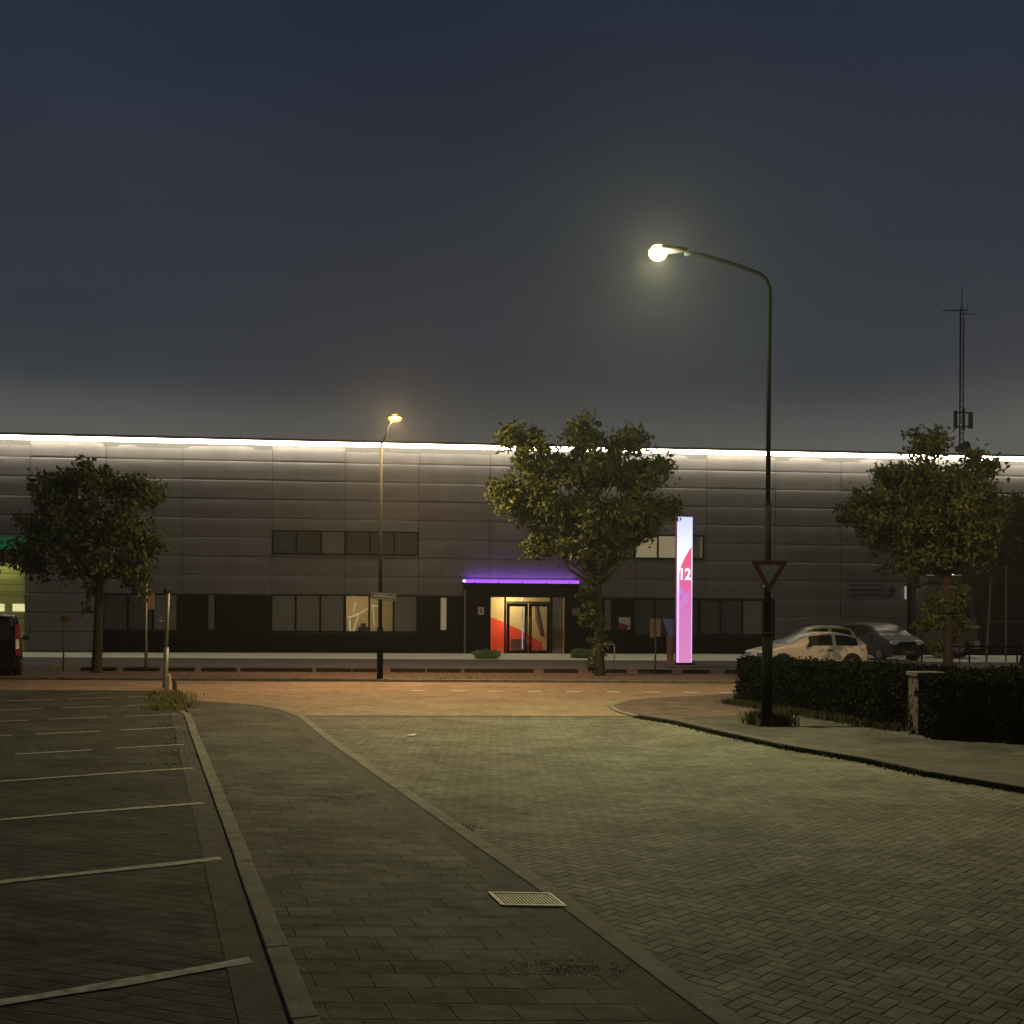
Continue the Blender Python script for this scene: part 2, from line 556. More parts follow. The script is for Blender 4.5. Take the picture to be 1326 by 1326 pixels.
# which side of the edge is the pavement: the left side when walking towards the camera is +X (road); pavement is the other one
def path_wall(path, wa, wb, z0, z1):
    A, B = offset(path, wa), offset(path, wb)
    n = len(path)
    m = MB()
    vs = [(x, y, z0) for x, y in A] + [(x, y, z1) for x, y in A] + [(x, y, z1) for x, y in B] + [(x, y, z0) for x, y in B]
    fs = []
    for i in range(n - 1):
        fs += [(i, i + 1, n + i + 1, n + i), (n + i, n + i + 1, 2 * n + i + 1, 2 * n + i), (2 * n + i, 2 * n + i + 1, 3 * n + i + 1, 3 * n + i)]
    fs += [(0, n, 2 * n, 3 * n), (n - 1, 2 * n - 1, 3 * n - 1, 4 * n - 1)]
    m.add(vs, fs)
    return m
struct('road_edge_kerb', path_wall(eD, 0, -.13, -.04, .022), MT['kerb'], bevel=.008)
struct('edge_course', path_wall(eD, -.131, -.33, -.04, .017), MT['kerb_dark'], bevel=.006)
inner = offset(eD, -.32)
walk = [K(0, .10)] + [p for p in inner] + [K(24, .10)]
walkpoly = MB().poly(walk, .018)
struct('pavement', walkpoly, MT['walk'])
# side road of clinker bricks
kR = [G(*p) for p in ((825.5, 929.4), (874, 937), (926, 949.4), (1014.5, 969), (1127, 988), (1203, 1005), (1326, 1026))]
kr_dir = (Vector(kR[-1]) - Vector(kR[-2])).normalized()
kR.append(tuple(Vector(kR[-1]) + kr_dir * 14))
road = [G(392, 927.3)] + [G(604, 926.5)] + [G(828, 928)] + kR + [(30, -9), tuple(Vector(eR[-1]) + Vector((0, -2)))] + [p for p in eR[::-1][:-5]]
struct('side_road', MB().poly(road, 0.0), MT['road'])
# row of stretcher bricks where the side road meets the street
a, b = Vector(G(392, 927.3)), Vector(G(830, 928))
struct('brick_threshold', MB().poly([tuple(a + Vector((0, -.06))), tuple(b + Vector((0, -.06))), tuple(b + Vector((0, .10))), tuple(a + Vector((0, .10)))], .004), MT['kerb_dark'])
# right verge and its kerb
corner = [G(*p) for p in ((1100, 896), (952, 898.5), (891, 902), (840, 904.5), (806, 908), (786, 914.5), (796, 921.5), (825.5, 929.4))]
corner[0] = (corner[1][0] + 70, corner[1][1] + .2)
vedge = corner[:-1] + kR
struct('corner_kerb', path_wall(densify(corner, .4), 0, .12, -.04, .024), MT['kerb'], bevel=.006)
struct('verge_kerb', path_wall(densify(kR, .5), 0, .17, -.04, .058), MT['kerb_dark'], bevel=.012)
vin = offset(densify(vedge, .5), .10)
struct('right_pavement', MB().poly(vin + [(60, -9), (75, 0)], .018), MT['walk2'])
cpv = offset(densify(corner, .4), .126)
struct('corner_paving', MB().poly([p for p in cpv if p[0] < 7.5] + [G(870, 931, .02), G(1000, 925, .02)] + [(7.5, cpv[1][1] - 2.3)], .0225), MT['cornerpave'])

# far side: kerb, verge soil, lot, pale walk
struct('far_kerb', MB().box(-90, 110, ST1, ST1 + .14, -.05, .07), MT['kerb'], bevel=.01)
struct('far_verge', MB().poly([(-90, ST1 + .144), (110, ST1 + .144), (110, 35.3), (-90, 35.3)], .055), MT['dirt'])
struct('parking_lot', MB().poly([(-90, 35.3), (110, 35.3), (110, 43.8), (-90, 42.2)], .06), MT['lot'])

# street markings
dm = []
for i, x in enumerate((541, 593, 641, 692, 741, 794, 845, 894, 941)):
    y = 894.3 + (x - 541) * .0065
    a = G(x - 8.5, y)
    m = MB().poly([(a[0], a[1] - .07), (a[0] + .33, a[1] - .07), (a[0] + .33, a[1] + .07), (a[0], a[1] + .07)], .003)
    o = struct('lane_dash', m, MT['freshpaint'])
# bay lines: all start near the gutter and run away from it, parallel
bdir = Vector((-1.0, -.60)).normalized()
bn = Vector((-bdir.y, bdir.x))
for i in range(9):
    st = Vector(K(.0, 0)) + kdir * 0
    # end points measured on the nearest lines, spaced evenly
    e0, e1 = Vector(G(325, 1244)), Vector(G(250, 995))
    s = e0 + (e1 - e0) * (i / 3.0)
    wv = .045
    pts, pts2 = [], []
    for k in range(24):
        q = s + bdir * (k * .3) + bn * (.02 * math.sin(k * .7 + i))
        w = wv * random.uniform(.8, 1.15)
        pts.append(tuple(q + bn * w)); pts2.append(tuple(q - bn * w))
    m = MB()
    n = len(pts)
    m.add([(p[0], p[1], .006) for p in pts] + [(p[0], p[1], .006) for p in pts2], [(k, k + 1, n + k + 1, n + k) for k in range(n - 1) if not (i > 3 and k % 4 == 3)])
    struct('bay_line', m, MT['paint'])

# ------------------------------------------------------------------ the long hall
BA = math.atan(.095)
BD = 51.1
hall = thing('industrial_hall', 'long low grey panelled hall with a glowing white line of light along its roof edge', 'building', (0, BD, 0), BA)
ca, sa = math.cos(BA), math.sin(BA)
def U(px, py=780.0):
    dx, dy = unroll(px, py)
    t = dx / F
    return t * BD / (ca - t * sa)
def Wp(px, py, off=0.0):            # pixel -> (u, z) on the facade
    u = U(px, py)
    Y = BD + u * sa
    dx, dy = unroll(px, py)
    return u, CAM_H - dy * Y / F
ZT = 9.98                            # underside of light cove
ROWS = [2.90 + .925 * k for k in range(-4, 8)]
ROWS[0] = 0.02
seams = [U(p) for p in (39, 137, 236, 352, 446, 542, 634, 731, 823, 914, 1003, 1088, 1172)]
while seams[0] > -48: seams.insert(0, seams[0] - 3.7)
while seams[-1] < 60: seams.append(seams[-1] + 3.7)
rows = sorted(set([round(z, 4) for z in ROWS] + [10.30]))
HOLES = []                           # rectangles (u0,u1,z0,z1) cut from the wall
def win_rect(x0, x1, y0, y1):
    u0, z1 = Wp(x0, y0); u1, _ = Wp(x1, y0); _, z0 = Wp((x0 + x1) / 2, y1)
    _, z1 = Wp((x0 + x1) / 2, y0)
    return (u0, u1, z0, z1)
UP1 = win_rect(352, 542, 687.5, 718.5)
UP2 = win_rect(730, 912, 692, 723.5)
LA = win_rect(133, 231, 768.5, 817.5)
LB = win_rect(269, 279, 769.5, 815.5)
LC = win_rect(351, 541, 770, 819)
LD = win_rect(569.5, 579.5, 773, 817)
LE = win_rect(782, 792.5, 775.5, 817)
LF = win_rect(820, 989, 776, 823)
PL = (U(133), U(1003), 0.02, 2.88)   # dark plinth
DOCK = (U(-210), U(32.5), 0.02, Wp(20, 697)[1])
BAY = (U(1172), U(1172) + 22, 0.02, 5.675)
ENT = (U(600), U(748), 0.02, Wp(675, 757)[1])
def subtract(r, holes):
    out = [r]
    for h in holes:
        nxt = []
        for q in out:
            a0, a1, b0, b1 = q
            if h[0] >= a1 or h[1] <= a0 or h[2] >= b1 or h[3] <= b0:
                nxt.append(q); continue
            if h[0] > a0: nxt.append((a0, h[0], b0, b1))
            if h[1] < a1: nxt.append((h[1], a1, b0, b1))
            m0, m1 = max(a0, h[0]), min(a1, h[1])
            if h[2] > b0: nxt.append((m0, m1, b0, h[2]))
            if h[3] < b1: nxt.append((m0, m1, h[3], b1))
        out = nxt
    return [q for q in out if q[1] - q[0] > .01 and q[3] - q[2] > .01]
wall = MB()
holes = [UP1, UP2, PL, DOCK, BAY]
rnd = random.Random(3)
for i in range(len(seams) - 1):
    for j in range(len(rows) - 1):
        a0, a1, b0, b1 = seams[i] + .012, seams[i + 1] - .012, rows[j] + .010, rows[j + 1] - .010
        amp = rnd.uniform(.022, .048)
        tl = rnd.uniform(-.004, .012); edge = rnd.choice((.006, .012, .022, .03))
        ph = rnd.uniform(0, 6)
        for q in subtract((a0, a1, b0, b1), holes):
            nu = max(2, int((q[1] - q[0]) / .35)); nv = max(2, int((q[3] - q[2]) / .09))
            zl_ = [q[2] + (q[3] - q[2]) * y / nv for y in range(nv + 1)] + [z_ for z_ in (b1 - .045, b0 + .02) if q[2] + .005 < z_ < q[3] - .005]
            zl_.sort()
            nv = len(zl_) - 1
            vs, fs = [], []
            for z in zl_:
                for x in range(nu + 1):
                    u = q[0] + (q[1] - q[0]) * x / nu
                    s, t = (u - a0) / (a1 - a0), (z - b0) / (b1 - b0)
                    e_ = min(1, (b1 - z) / .045, (z - b0) / .02) * edge
                    bulge = amp * math.sin(math.pi * min(1, max(0, t)) ** 1.6) * (.55 + .45 * math.sin(math.pi * min(1, max(0, s)))) + e_
                    bulge += .010 * math.sin(ph + 6 * s) * math.sin(math.pi * t) * math.sin(3 * s + ph)
                    vs.append((u, -(bulge + tl * (t - .5)) - .015, z))
            for y in range(nv):
                for x in range(nu):
                    k = y * (nu + 1) + x
                    fs.append((k, k + 1, k + nu + 2, k + nu + 1))
            o = len(wall.v)
            wall.add(vs, fs)
            wall.add([(q[0], -.012, q[3]), (q[1], -.012, q[3]), (q[1], .05, q[3]), (q[0], .05, q[3])], [(0, 1, 2, 3)])
wall.build('panel_wall', MT['panel'], hall, smooth=True)
# backing behind the joints
bk = MB()
def backing(y0, y1, rects, hs):
    for r in rects:
        for q in subtract(r, hs):
            bk.box(q[0], q[1], y0, y1, q[2], q[3])
backing(.03, .25, [(seams[0], seams[-1], 0, 10.34)], [UP1, UP2, LC, DOCK, BAY, (U(632), U(733), -1, Wp(680, 772)[1])])
bk.build('inner_wall', MT['trim'], hall)
HU0, HU1 = seams[0], seams[-1]
MB().box(HU0, HU1, .26, 34, 10.0, 10.2).build('roof', MT['trim'], hall)
MB().box(HU0, HU0 + .2, .26, 34, 0, 9.99).box(HU1 - .2, HU1, .26, 34, 0, 9.99).box(HU0 + .21, HU1 - .21, 33.8, 34, 0, 9.99).build('outer_wall', MT['panel'], hall)
# plinth of dark brick
pmat = mat('black brick plinth face', (.014, .012, .009), .9, var=.3, scale=14, bump=.4, bscale=30, spec=.08)
for side_ in (0, 1):
    pm = MB()
    for q in subtract(PL, [LA, LB, LC, LD, LE, LF, ENT, (U(793), U(818), .02, LF[3] - .01)]):
        if (q[0] > ENT[0]) == bool(side_):
            pm.box(q[0], q[1], -.03, .025, q[2], q[3])
    pm.build('plinth', pmat, hall)
# light cove: strip standing proud of the wall under a cap
ls = MB().box(HU0, HU1, -.66, -.57, ZT + .12, ZT + .30)
ls.build('light_strip', MT['ledwhite'], hall)
MB().box(HU0, HU1, -.70, .02, ZT + .303, ZT + .42).build('fascia', MT['fascia'], hall)
MB().box(HU0, HU1, -.06, -.0, ZT - .04, ZT + .30).build('cove_back', mat('cove metal', (.07, .07, .07), .6, var=.03), hall)

def window(r, n, mats, sill=True, gap=.09, name='window', frame_t=.07):
    u0, u1, z0, z1 = r
    fm = MB()
    y0, y1 = -.05, .10
    fm.box(u0, u1, y0, y1, z1 - frame_t, z1).box(u0, u1, y0, y1, z0, z0 + frame_t)
    fm.box(u0, u0 + frame_t, y0, y1, z0 + frame_t, z1 - frame_t).box(u1 - frame_t, u1, y0, y1, z0 + frame_t, z1 - frame_t)
    w = (u1 - u0) / n
    for i in range(1, n):
        g = gap * (1.5 if i == n // 2 and n > 3 else 1)
        fm.box(u0 + i * w - g / 2, u0 + i * w + g / 2, y0 + .01, y1, z0 + frame_t, z1 - frame_t)
    wo_ = fm.build(name, MT['frame'], hall)
    for i in range(n):
        m = mats[i % len(mats)]
        pm = MB().box(u0 + i * w + .04, u0 + (i + 1) * w - .04, .02, .03, z0 + .03, z1 - .03)
        pm.build('pane', m, wo_)
    if sill:
        MB().box(u0 - .05, u1 + .05, -.09, -.03, z0 - .05, z0 - .004).build('sill', MT['trim'], wo_)
    return wo_
window(UP1, 6, [MT['blind2'], MT['blind2'], MT['blind'], MT['blind2']])
lit_dim = mat('blind lit from inside', (.3, .28, .2), .7, var=.05, emit=(.75, .62, .36), estr=.22)
window(UP2, 6, [MT['blind2'], MT['blind2'], MT['blind'], lit_dim, lit_dim, MT['blind']])
window(LA, 3, [MT['blind2'], MT['blind2'], MT['blind']], name='window')
window(LB, 1, [MT['blind']], frame_t=.03)
window(LC, 6, [MT['blind'], MT['blind'], MT['blind'], MT['glass'], MT['glass'], MT['blind']])
window(LD, 1, [lit_dim], frame_t=.05)
window(LE, 1, [MT['blind']], frame_t=.03)
window(LF, 6, [MT['blind2'], MT['blind2'], MT['blind2'], MT['blind2'], MT['blind2'], MT['blind']])
# vertical bright blind slat in upper right window
a, z = Wp(906.5, 697)
MB().box(a, a + .12, .005, .015, UP2[2] + .09, UP2[3] - .08).build('blind_slat', MT['white'], hall)

# room behind the two lit ground floor panes
ru0, ru1 = LC[0] + 2.97 * (LC[1] - LC[0]) / 6, LC[0] + 5.0 * (LC[1] - LC[0]) / 6
rm = MB()
ry = 2.4
rm.add([(ru0 - .5, .26, .0), (ru0 - .5, ry, .0), (ru0 - .5, ry, 3.0), (ru0 - .5, .26, 3.0)], [(0, 1, 2, 3)])
rm.add([(ru1 + .2, .26, .0), (ru1 + .2, ry, .0), (ru1 + .2, ry, 3.0), (ru1 + .2, .26, 3.0)], [(3, 2, 1, 0)])
rm.add([(ru0 - .5, ry, .0), (ru1 + .2, ry, .0), (ru1 + .2, ry, 3.0), (ru0 - .5, ry, 3.0)], [(0, 1, 2, 3)])
rm.add([(ru0 - .5, .26, 3.0), (ru1 + .2, .26, 3.0), (ru1 + .2, ry, 3.0), (ru0 - .5, ry, 3.0)], [(0, 1, 2, 3)])
rm.add([(ru0 - .5, .26, .0), (ru1 + .2, .26, .0), (ru1 + .2, ry, .0), (ru0 - .5, ry, .0)], [(0, 1, 2, 3)])
rm.build('office_room', MT['cream'], hall)
def lamp(name, kind, loc, power, col, parent=None, size=.1, spot=None, rot=None, blend=.5):
    l = bpy.data.lights.new(name, kind)
    l.energy = power
    l.color = col
    if kind in ('POINT', 'SPOT'):
        l.shadow_soft_size = size
    if kind == 'AREA':
        l.size = size
    if kind == 'SPOT':
        l.spot_size = spot
        l.spot_blend = blend
    o = bpy.data.objects.new(name, l)
    COL.objects.link(o)
    o.location = loc
    if rot: o.rotation_euler = rot
    if parent: o.parent = parent
    return o
lamp('room_light', 'POINT', (ru0 + .5, 1.0, 2.5), 26, (1, .78, .42), hall, .15)
sculp = MB()
def wp3(px, py, y):
    u, z = Wp(px, py)
    return (u, y, z)
for (x0, y0, x1, y1, r) in ((449, 800, 463, 795, .045), (463, 795, 478, 786, .022), (459, 780, 456, 792, .03), (451, 802, 452, 818, .06), (463, 796, 456, 818, .05), (482, 783, 484, 812, .03), (481, 783, 489, 785, .03)):
    sculp.tube([wp3(x0, y0, .9), wp3(x1, y1, .9)], r, 8)
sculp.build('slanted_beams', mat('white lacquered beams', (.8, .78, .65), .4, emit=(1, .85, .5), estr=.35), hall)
des = MB()
u0, z0 = Wp(462, 812)
des.box(u0, u0 + .55, .8, 1.3, .0, z0).box(u0 + .15, u0 + .4, .8, .9, z0, z0 + .18)
des.build('desk', MT['dark'], hall)

# entrance porch, standing 0.6 m proud
eu0, eu1, _, ez = ENT
porch = MB()
GL = win_rect(634, 731.5, 773, 848)
GL = (GL[0], GL[1], .03, GL[3])
for q in subtract((eu0, eu1, .02, ez), [GL]):
    porch.box(q[0], q[1], -.32, .02, q[2], q[3])
pmesh = porch.build('porch', pmat, hall)
MB().box(eu0 - .08, eu1 + .02, -.52, -.02, ez, ez + .05).build('canopy', MT['dark'], hall)
cv = MB().box(eu0 + .05, eu1, -.50, -.44, ez + .055, ez + .205)
cvo = cv.build('canopy_light', MT['ledviolet'], hall)
MB().ellipsoid((eu0 + .02, -.47, ez + .14), (.09, .06, .07)).build('canopy_lamp', MT['ledlav'], hall, smooth=True)
for k in range(5):
    x = eu0 + .5 + k * (eu1 - eu0 - 1) / 4
    MB().box(x, x + .05, -.54, -.505, ez - .02, ez + .10).build('canopy_bracket', MT['dark'], hall)
lamp('canopy_glow', 'AREA', ((eu0 + eu1) / 2, -.30, ez + .25), 22, (.45, .18, 1), hall, 1.0, rot=(R(180 - 25), 0, 0)).data.size = .3
bpy.data.lights['canopy_glow'].shape = 'RECTANGLE'
bpy.data.lights['canopy_glow'].size = eu1 - eu0 - .4
bpy.data.lights['canopy_glow'].size_y = .1
# glazing: left light, two door leaves, right light, transom
def ux(px): return U(px, 810)
yb = -.10
zt_ = GL[3]
ztr = Wp(680, 779.5)[1]
gf = MB()
gf.box(ux(634), ux(635.2), yb - .04, yb + .04, .03, zt_).box(ux(730.4), ux(731.5), yb - .04, yb + .04, .03, zt_)
gf.box(ux(652.6), ux(655), yb - .05, yb + .05, .03, zt_).box(ux(712.5), ux(715), yb - .05, yb + .05, .03, zt_)
gf.box(ux(655), ux(712.5), yb - .05, yb + .05, ztr - .05, ztr + .02)
gf.box(ux(635.2), ux(730.4), yb - .045, yb + .045, zt_ - .03, zt_)
dfm = gf.build('entrance_frame', MT['frame'], hall)
MB().box(ux(635.2), ux(652.6), yb, yb + .01, .03, zt_ - .03).build('pane', MT['glass'], dfm)
MB().box(ux(715), ux(730.4), yb, yb + .01, .03, zt_ - .03).build('pane', MT['glass'], dfm)
MB().box(ux(655), ux(712.5), yb, yb + .01, ztr + .02, zt_ - .03).build('pane', MT['glass'], dfm)
for (x0, x1, s) in ((655.5, 683.2, 1), (684.2, 712, 0)):
    dl = MB()
    a, b = ux(x0), ux(x1)
    t_ = .16
    dl.box(a, b, yb - .03, yb + .03, .04, .22).box(a, b, yb - .03, yb + .03, ztr - .23, ztr - .06)
    dl.box(a, a + t_, yb - .03, yb + .03, .22, ztr - .23).box(b - t_, b, yb - .03, yb + .03, .22, ztr - .23)
    do = dl.build('door', MT['frame'], hall)
    MB().box(a + t_, b - t_, yb, yb + .01, .22, ztr - .23).build('pane', MT['glass'], do)
    hx = b - .06 if s else a + .06
    MB().tube([(hx, yb - .10, .5), (hx, yb - .10, 1.9)], .022, 8).box(hx - .015, hx + .015, yb - .10, yb - .03, .6, .63).box(hx - .015, hx + .015, yb - .10, yb - .03, 1.8, 1.83).build('handle', MT['galv'], do)
# lobby behind
lu0, lu1 = ux(631), ux(735)
ly = 1.5
lob = MB()
def quad(m, p):
    m.add(p, [(0, 1, 2, 3)])
quad(lob, [(lu0, .26, 0), (lu0, ly, 0), (lu0, ly, 3), (lu0, .26, 3)])
quad(lob, [(lu1, .26, 0), (lu1, ly, 0), (lu1, ly, 3), (lu1, .26, 3)])
quad(lob, [(lu0, ly, 0), (lu1, ly, 0), (lu1, ly, 3), (lu0, ly, 3)])
quad(lob, [(lu0, .03, 3), (lu1, .03, 3), (lu1, ly, 3), (lu0, ly, 3)])
quad(lob, [(lu0, .03, .01), (lu1, .03, .01), (lu1, ly, .01), (lu0, ly, .01)])
lob.build('lobby', MT['cream'], hall)
# red sloping mural on the lobby back wall
def lob3(px, py):
    # same sight line carried on to the lobby wall
    u, z = Wp(px, py)
    k = (BD + ly) / BD
    return (max(lu0, min(lu1, u * k - .0)), ly - .01, max(.02, CAM_H + (z - CAM_H) * k))
mur = MB().add([lob3(631, 797), lob3(652, 804), lob3(675, 815), lob3(705, 832), lob3(708, 846), (lob3(708, 846)[0], ly - .01, .02), (lob3(631, 797)[0], ly - .01, .02)], [(0, 1, 2, 3, 4, 5, 6)])
mur.build('mural', MT['redwall'], hall)
gp = MB().box(ux(712) + .1, ux(733), 1.0, 1.05, .02, 2.95)
gp.build('lobby_screen', mat('lobby screen', (.16, .15, .10), .7), hall)
MB().tube([(ux(697), .9, 2.6), (ux(700), .9, 1.8), (ux(706), .9, .9)], [.10, .16, .10], 8).box(ux(664), ux(682), 1.0, 1.2, .02, .75).build('lobby_furniture', mat('dark upholstery', (.12, .05, .035), .8), hall)
lamp('lobby_light', 'POINT', ((lu0 + lu1) / 2 - .8, .75, 2.75), 80, (1, .78, .40), hall, .2)
lamp('lobby_light_low', 'POINT', (lu0 + .9, .5, 1.4), 26, (1, .78, .42), hall, .2)
MB().box(ux(674), ux(677), -.02, .0, ztr + .05, zt_ - .05).build('lobby_lamp', emission('lobby lamp', (1, .9, .95), 1.3), hall)
MB().box(ux(675.5), ux(677), yb - .02, yb - .01, .3, ztr - .28).build('door_reflection_strip', emission('painted lavender reflection', (.62, .55, .75), .5), hall)  # lavender reflection on the door, painted as a glowing strip
# downpipe, plaques, poster
dp = MB().tube([(ux(601.5), -.40, .0), (ux(601.5), -.40, 3.2)], .04, 10)
dp.build('downpipe', MT['galv'], hall)
for (x0, x1, y0, y1, m) in ((618.5, 626, 786, 796, MT['white']), (739.5, 750, 787, 797, MT['blind'])):
    r = win_rect(x0, x1, y0, y1)
    po = MB().box(r[0], r[1], -.345, -.325, r[2], r[3]).build('plaque', m, hall)
    MB().box(r[0] + .08, r[1] - .08, -.350, -.346, r[2] + .08, r[3] - .1).build('plaque_print', MT['signback'], po)
# glass side door with a poster
sd = win_rect(793, 818, 776, 849)
fr = MB().box(sd[0], sd[1], -.02, .02, .02, sd[3])
sdo = fr.build('side_door', MT['frame'], hall)
r = win_rect(801, 816, 799.5, 815)
pw = MB().box(r[0], r[1], -.035, -.022, r[2], r[3]).build('poster', MT['white'], sdo)
MB().add([(r[0], -.038, r[2]), (r[1] - .2, -.038, r[2]), (r[1], -.038, r[2] + .16), (r[0] + .05, -.038, r[3] - .25), (r[0], -.038, r[3] - .22)], [(0, 1, 2, 3, 4)]).build('poster_print', MT['red'], sdo)
# small white ornament in left window
u, z = Wp(209, 800)
MB().ellipsoid((u, -.0, z), (.05, .03, .05)).ellipsoid((u - .03, 0, z - .15), (.10, .03, .05)).build('ornament', MT['white'], hall, smooth=True)

# left dock: lit door under a green canopy
du0, du1, _, dz1 = DOCK
MB().box(du0, du1, -.5, .0, Wp(20, 712)[1], dz1).build('dock_canopy_light', MT['green'], hall)
MB().box(du0, du1 + .02, -.52, -.02, Wp(20, 728)[1], Wp(20, 712)[1] - .004).build('dock_canopy', MT['dark'], hall)
dk = MB()
zc = Wp(20, 728)[1]
for k in range(8):
    a, b = .05 + k * (zc - .05) / 8, .05 + (k + 1) * (zc - .05) / 8
    dk.add([(du0, .10, a + .01), (du1, .10, a + .01), (du1, .07, (a + b) / 2), (du0, .07, (a + b) / 2), (du1, .10, b - .01), (du0, .10, b - .01)], [(0, 1, 2, 3), (3, 2, 4, 5)])
dko = dk.build('dock_door', MT['dockdoor'], hall)
for (x0, x1) in ((-40, -24), (-12, 5), (16, 32)):
    q = win_rect(x0, x1, 782, 791.5)
    MB().box(q[0], q[1], .03, .065, q[2], q[3]).build('pane', MT['doorlit'], dko)
l = lamp('dock_lamp', 'AREA', (du1 - 3.2, -.42, zc - .05), 20, (.95, .97, .45), hall, 1.0, rot=(R(14), 0, 0))
l.data.shape = 'RECTANGLE'; l.data.size = 6; l.data.size_y = .15
MB().box(du1 - 6.2, du1 - .2, -.5, -.36, zc - .03, zc - .004).build('dock_lamp_housing', MT['dark'], hall)

# right open bay
bu0, bu1, _, bz = BAY
bm_ = MB()
D_ = 11
quad(bm_, [(bu0, 0, 0), (bu0, D_, 0), (bu0, D_, bz), (bu0, 0, bz)])
quad(bm_, [(bu1, 0, 0), (bu1, D_, 0), (bu1, D_, bz), (bu1, 0, bz)])
quad(bm_, [(bu0, D_, 0), (bu1, D_, 0), (bu1, D_, bz), (bu0, D_, bz)])
quad(bm_, [(bu0, 0, bz), (bu1, 0, bz), (bu1, D_, bz), (bu0, D_, bz)])
bm_.build('loading_bay', MT['recess'], hall)
MB().box(bu0 - .0, bu0 + .05, -.10, -.03, 0, bz).build('bay_edge_trim', MT['galv'], hall)
u, z = Wp(1171.5, 762)
MB().box(u - .06, u + .05, -.2, -.11, z - .55, z + .1).build('bay_lit_edge', emission('painted lit bay edge', (.8, .8, .7), .35), hall)  # lit corner of the bay opening, put in as a faintly glowing block
for (px, py, yy, w_) in ((1203, 765, 6, 20), (1242, 746, 4, 20)):
    u, z = Wp(px, py)
    k = (BD + yy) / BD
    p = (u * k, yy, CAM_H + (z - CAM_H) * k)
    MB().ellipsoid(p, (.13, .10, .10)).build('bay_spotlight', emission('bay spotlight', (1, .95, .8), 2.5), hall, smooth=True)
    lamp('bay_light', 'POINT', (p[0], p[1] - .3, p[2] - .1), w_ * 1.2, (1, .85, .6), hall, .1)
# lettering on the wall: three unreadable dark lines and a small emblem
ltm = MB()
rr = random.Random(5)
for (x0, x1, y, h_) in ((1100, 1142, 758, 2.2), (1100, 1142, 764.5, 2.4), (1097.5, 1142, 771, 2.4)):
    x = x0
    while x < x1:
        wd = rr.uniform(1.0, 2.0)
        hh = h_ * rr.choice((.8, .8, 1.1))
        q = win_rect(x, x + wd, y - hh / 2, y + h_ * .45)
        ltm.box(q[0], q[1], -.085, -.075, q[2], q[3])
        x += wd + (.35 if rr.random() > .15 else 1.6)
for q in (win_rect(1154, 1156, 757, 770), win_rect(1151, 1159, 763, 767), win_rect(1147.5, 1156, 771, 773)):
    ltm.box(q[0], q[1], -.085, -.075, q[2], q[3])
ltm.build('wall_lettering', MT['trim'], hall)
# paved walk in front of the hall, butting against it
pw_pts = []
for px in (-400, 2000):
    t = (px - 663) / F
    u = t * BD / (ca - t * sa)
    pw_pts.append((u * ca, BD + u * sa))
struct('hall_walk', MB().poly([(-90, 42.2), (110, 43.8), (pw_pts[1][0] + 30, pw_pts[1][1] + 30 * .095), (pw_pts[0][0] - 30, pw_pts[0][1] - 30 * .095)], .064), MT['pale'])

# ------------------------------------------------------------------ foliage, trees, hedges
def leaves(centers, radii, n, size, rng, flat=.75, shell=.5, jit=.12):
    """n leaves scattered through blobs; returns vertex and face lists of small bent leaf faces"""
    centers = np.array(centers, float); radii = np.array(radii, float)
    vol = radii.prod(axis=1) ** (2 / 3.)
    idx = rng.choice(len(centers), n, p=vol / vol.sum())
    d = rng.normal(size=(n, 3)); d /= np.linalg.norm(d, axis=1)[:, None]
    rad = (shell + (1 - shell) * rng.random(n)) ** .8
    rad *= 1 + jit * rng.normal(size=n)
    p = centers[idx] + d * radii[idx] * rad[:, None]
    return leaf_faces(p, size, rng)
def leaf_faces(p, size, rng, nrm=None):
    n = len(p)
    a = rng.normal(size=(n, 3)); a[:, 2] -= .5; a /= np.linalg.norm(a, axis=1)[:, None]
    b = rng.normal(size=(n, 3)); b -= (b * a).sum(1)[:, None] * a; b /= np.linalg.norm(b, axis=1)[:, None]
    c = np.cross(a, b)
    s = size * (.45 + 1.1 * rng.random(n))[:, None]
    v = np.stack([p - a * s * .6, p - b * s * .34 + c * s * .12 - a * s * .1, p + a * s * .65 - c * s * .1, p + b * s * .34 + c * s * .12 - a * s * .1], axis=1).reshape(-1, 3)
    f = np.arange(n * 4).reshape(n, 4)
    f = np.concatenate([f[:, [0, 1, 2]], f[:, [0, 2, 3]]])
    return v, f
def mesh_np(name, v, f, m, parent=None):
    me = bpy.data.meshes.new(name)
    me.from_pydata(v.tolist(), [], f.tolist())
    me.update()
    me.materials.append(m)
    o = bpy.data.objects.new(name, me)
    COL.objects.link(o)
    if parent: o.parent = parent
    return o
def limb(m, a, b, r0, r1, rng, n=6, wob=.12):
    a, b = Vector(a), Vector(b)
    pts, rad = [], []
    for i in range(n + 1):
        t = i / n
        p = a.lerp(b, t)
        if 0 < i < n:
            p += Vector(rng.normal(size=3)) * wob * (b - a).length * .35
        p.z += .12 * (b - a).length * math.sin(math.pi * t) * .4
        pts.append(p); rad.append(r0 + (r1 - r0) * t)
    m.tube(pts, rad, 7)
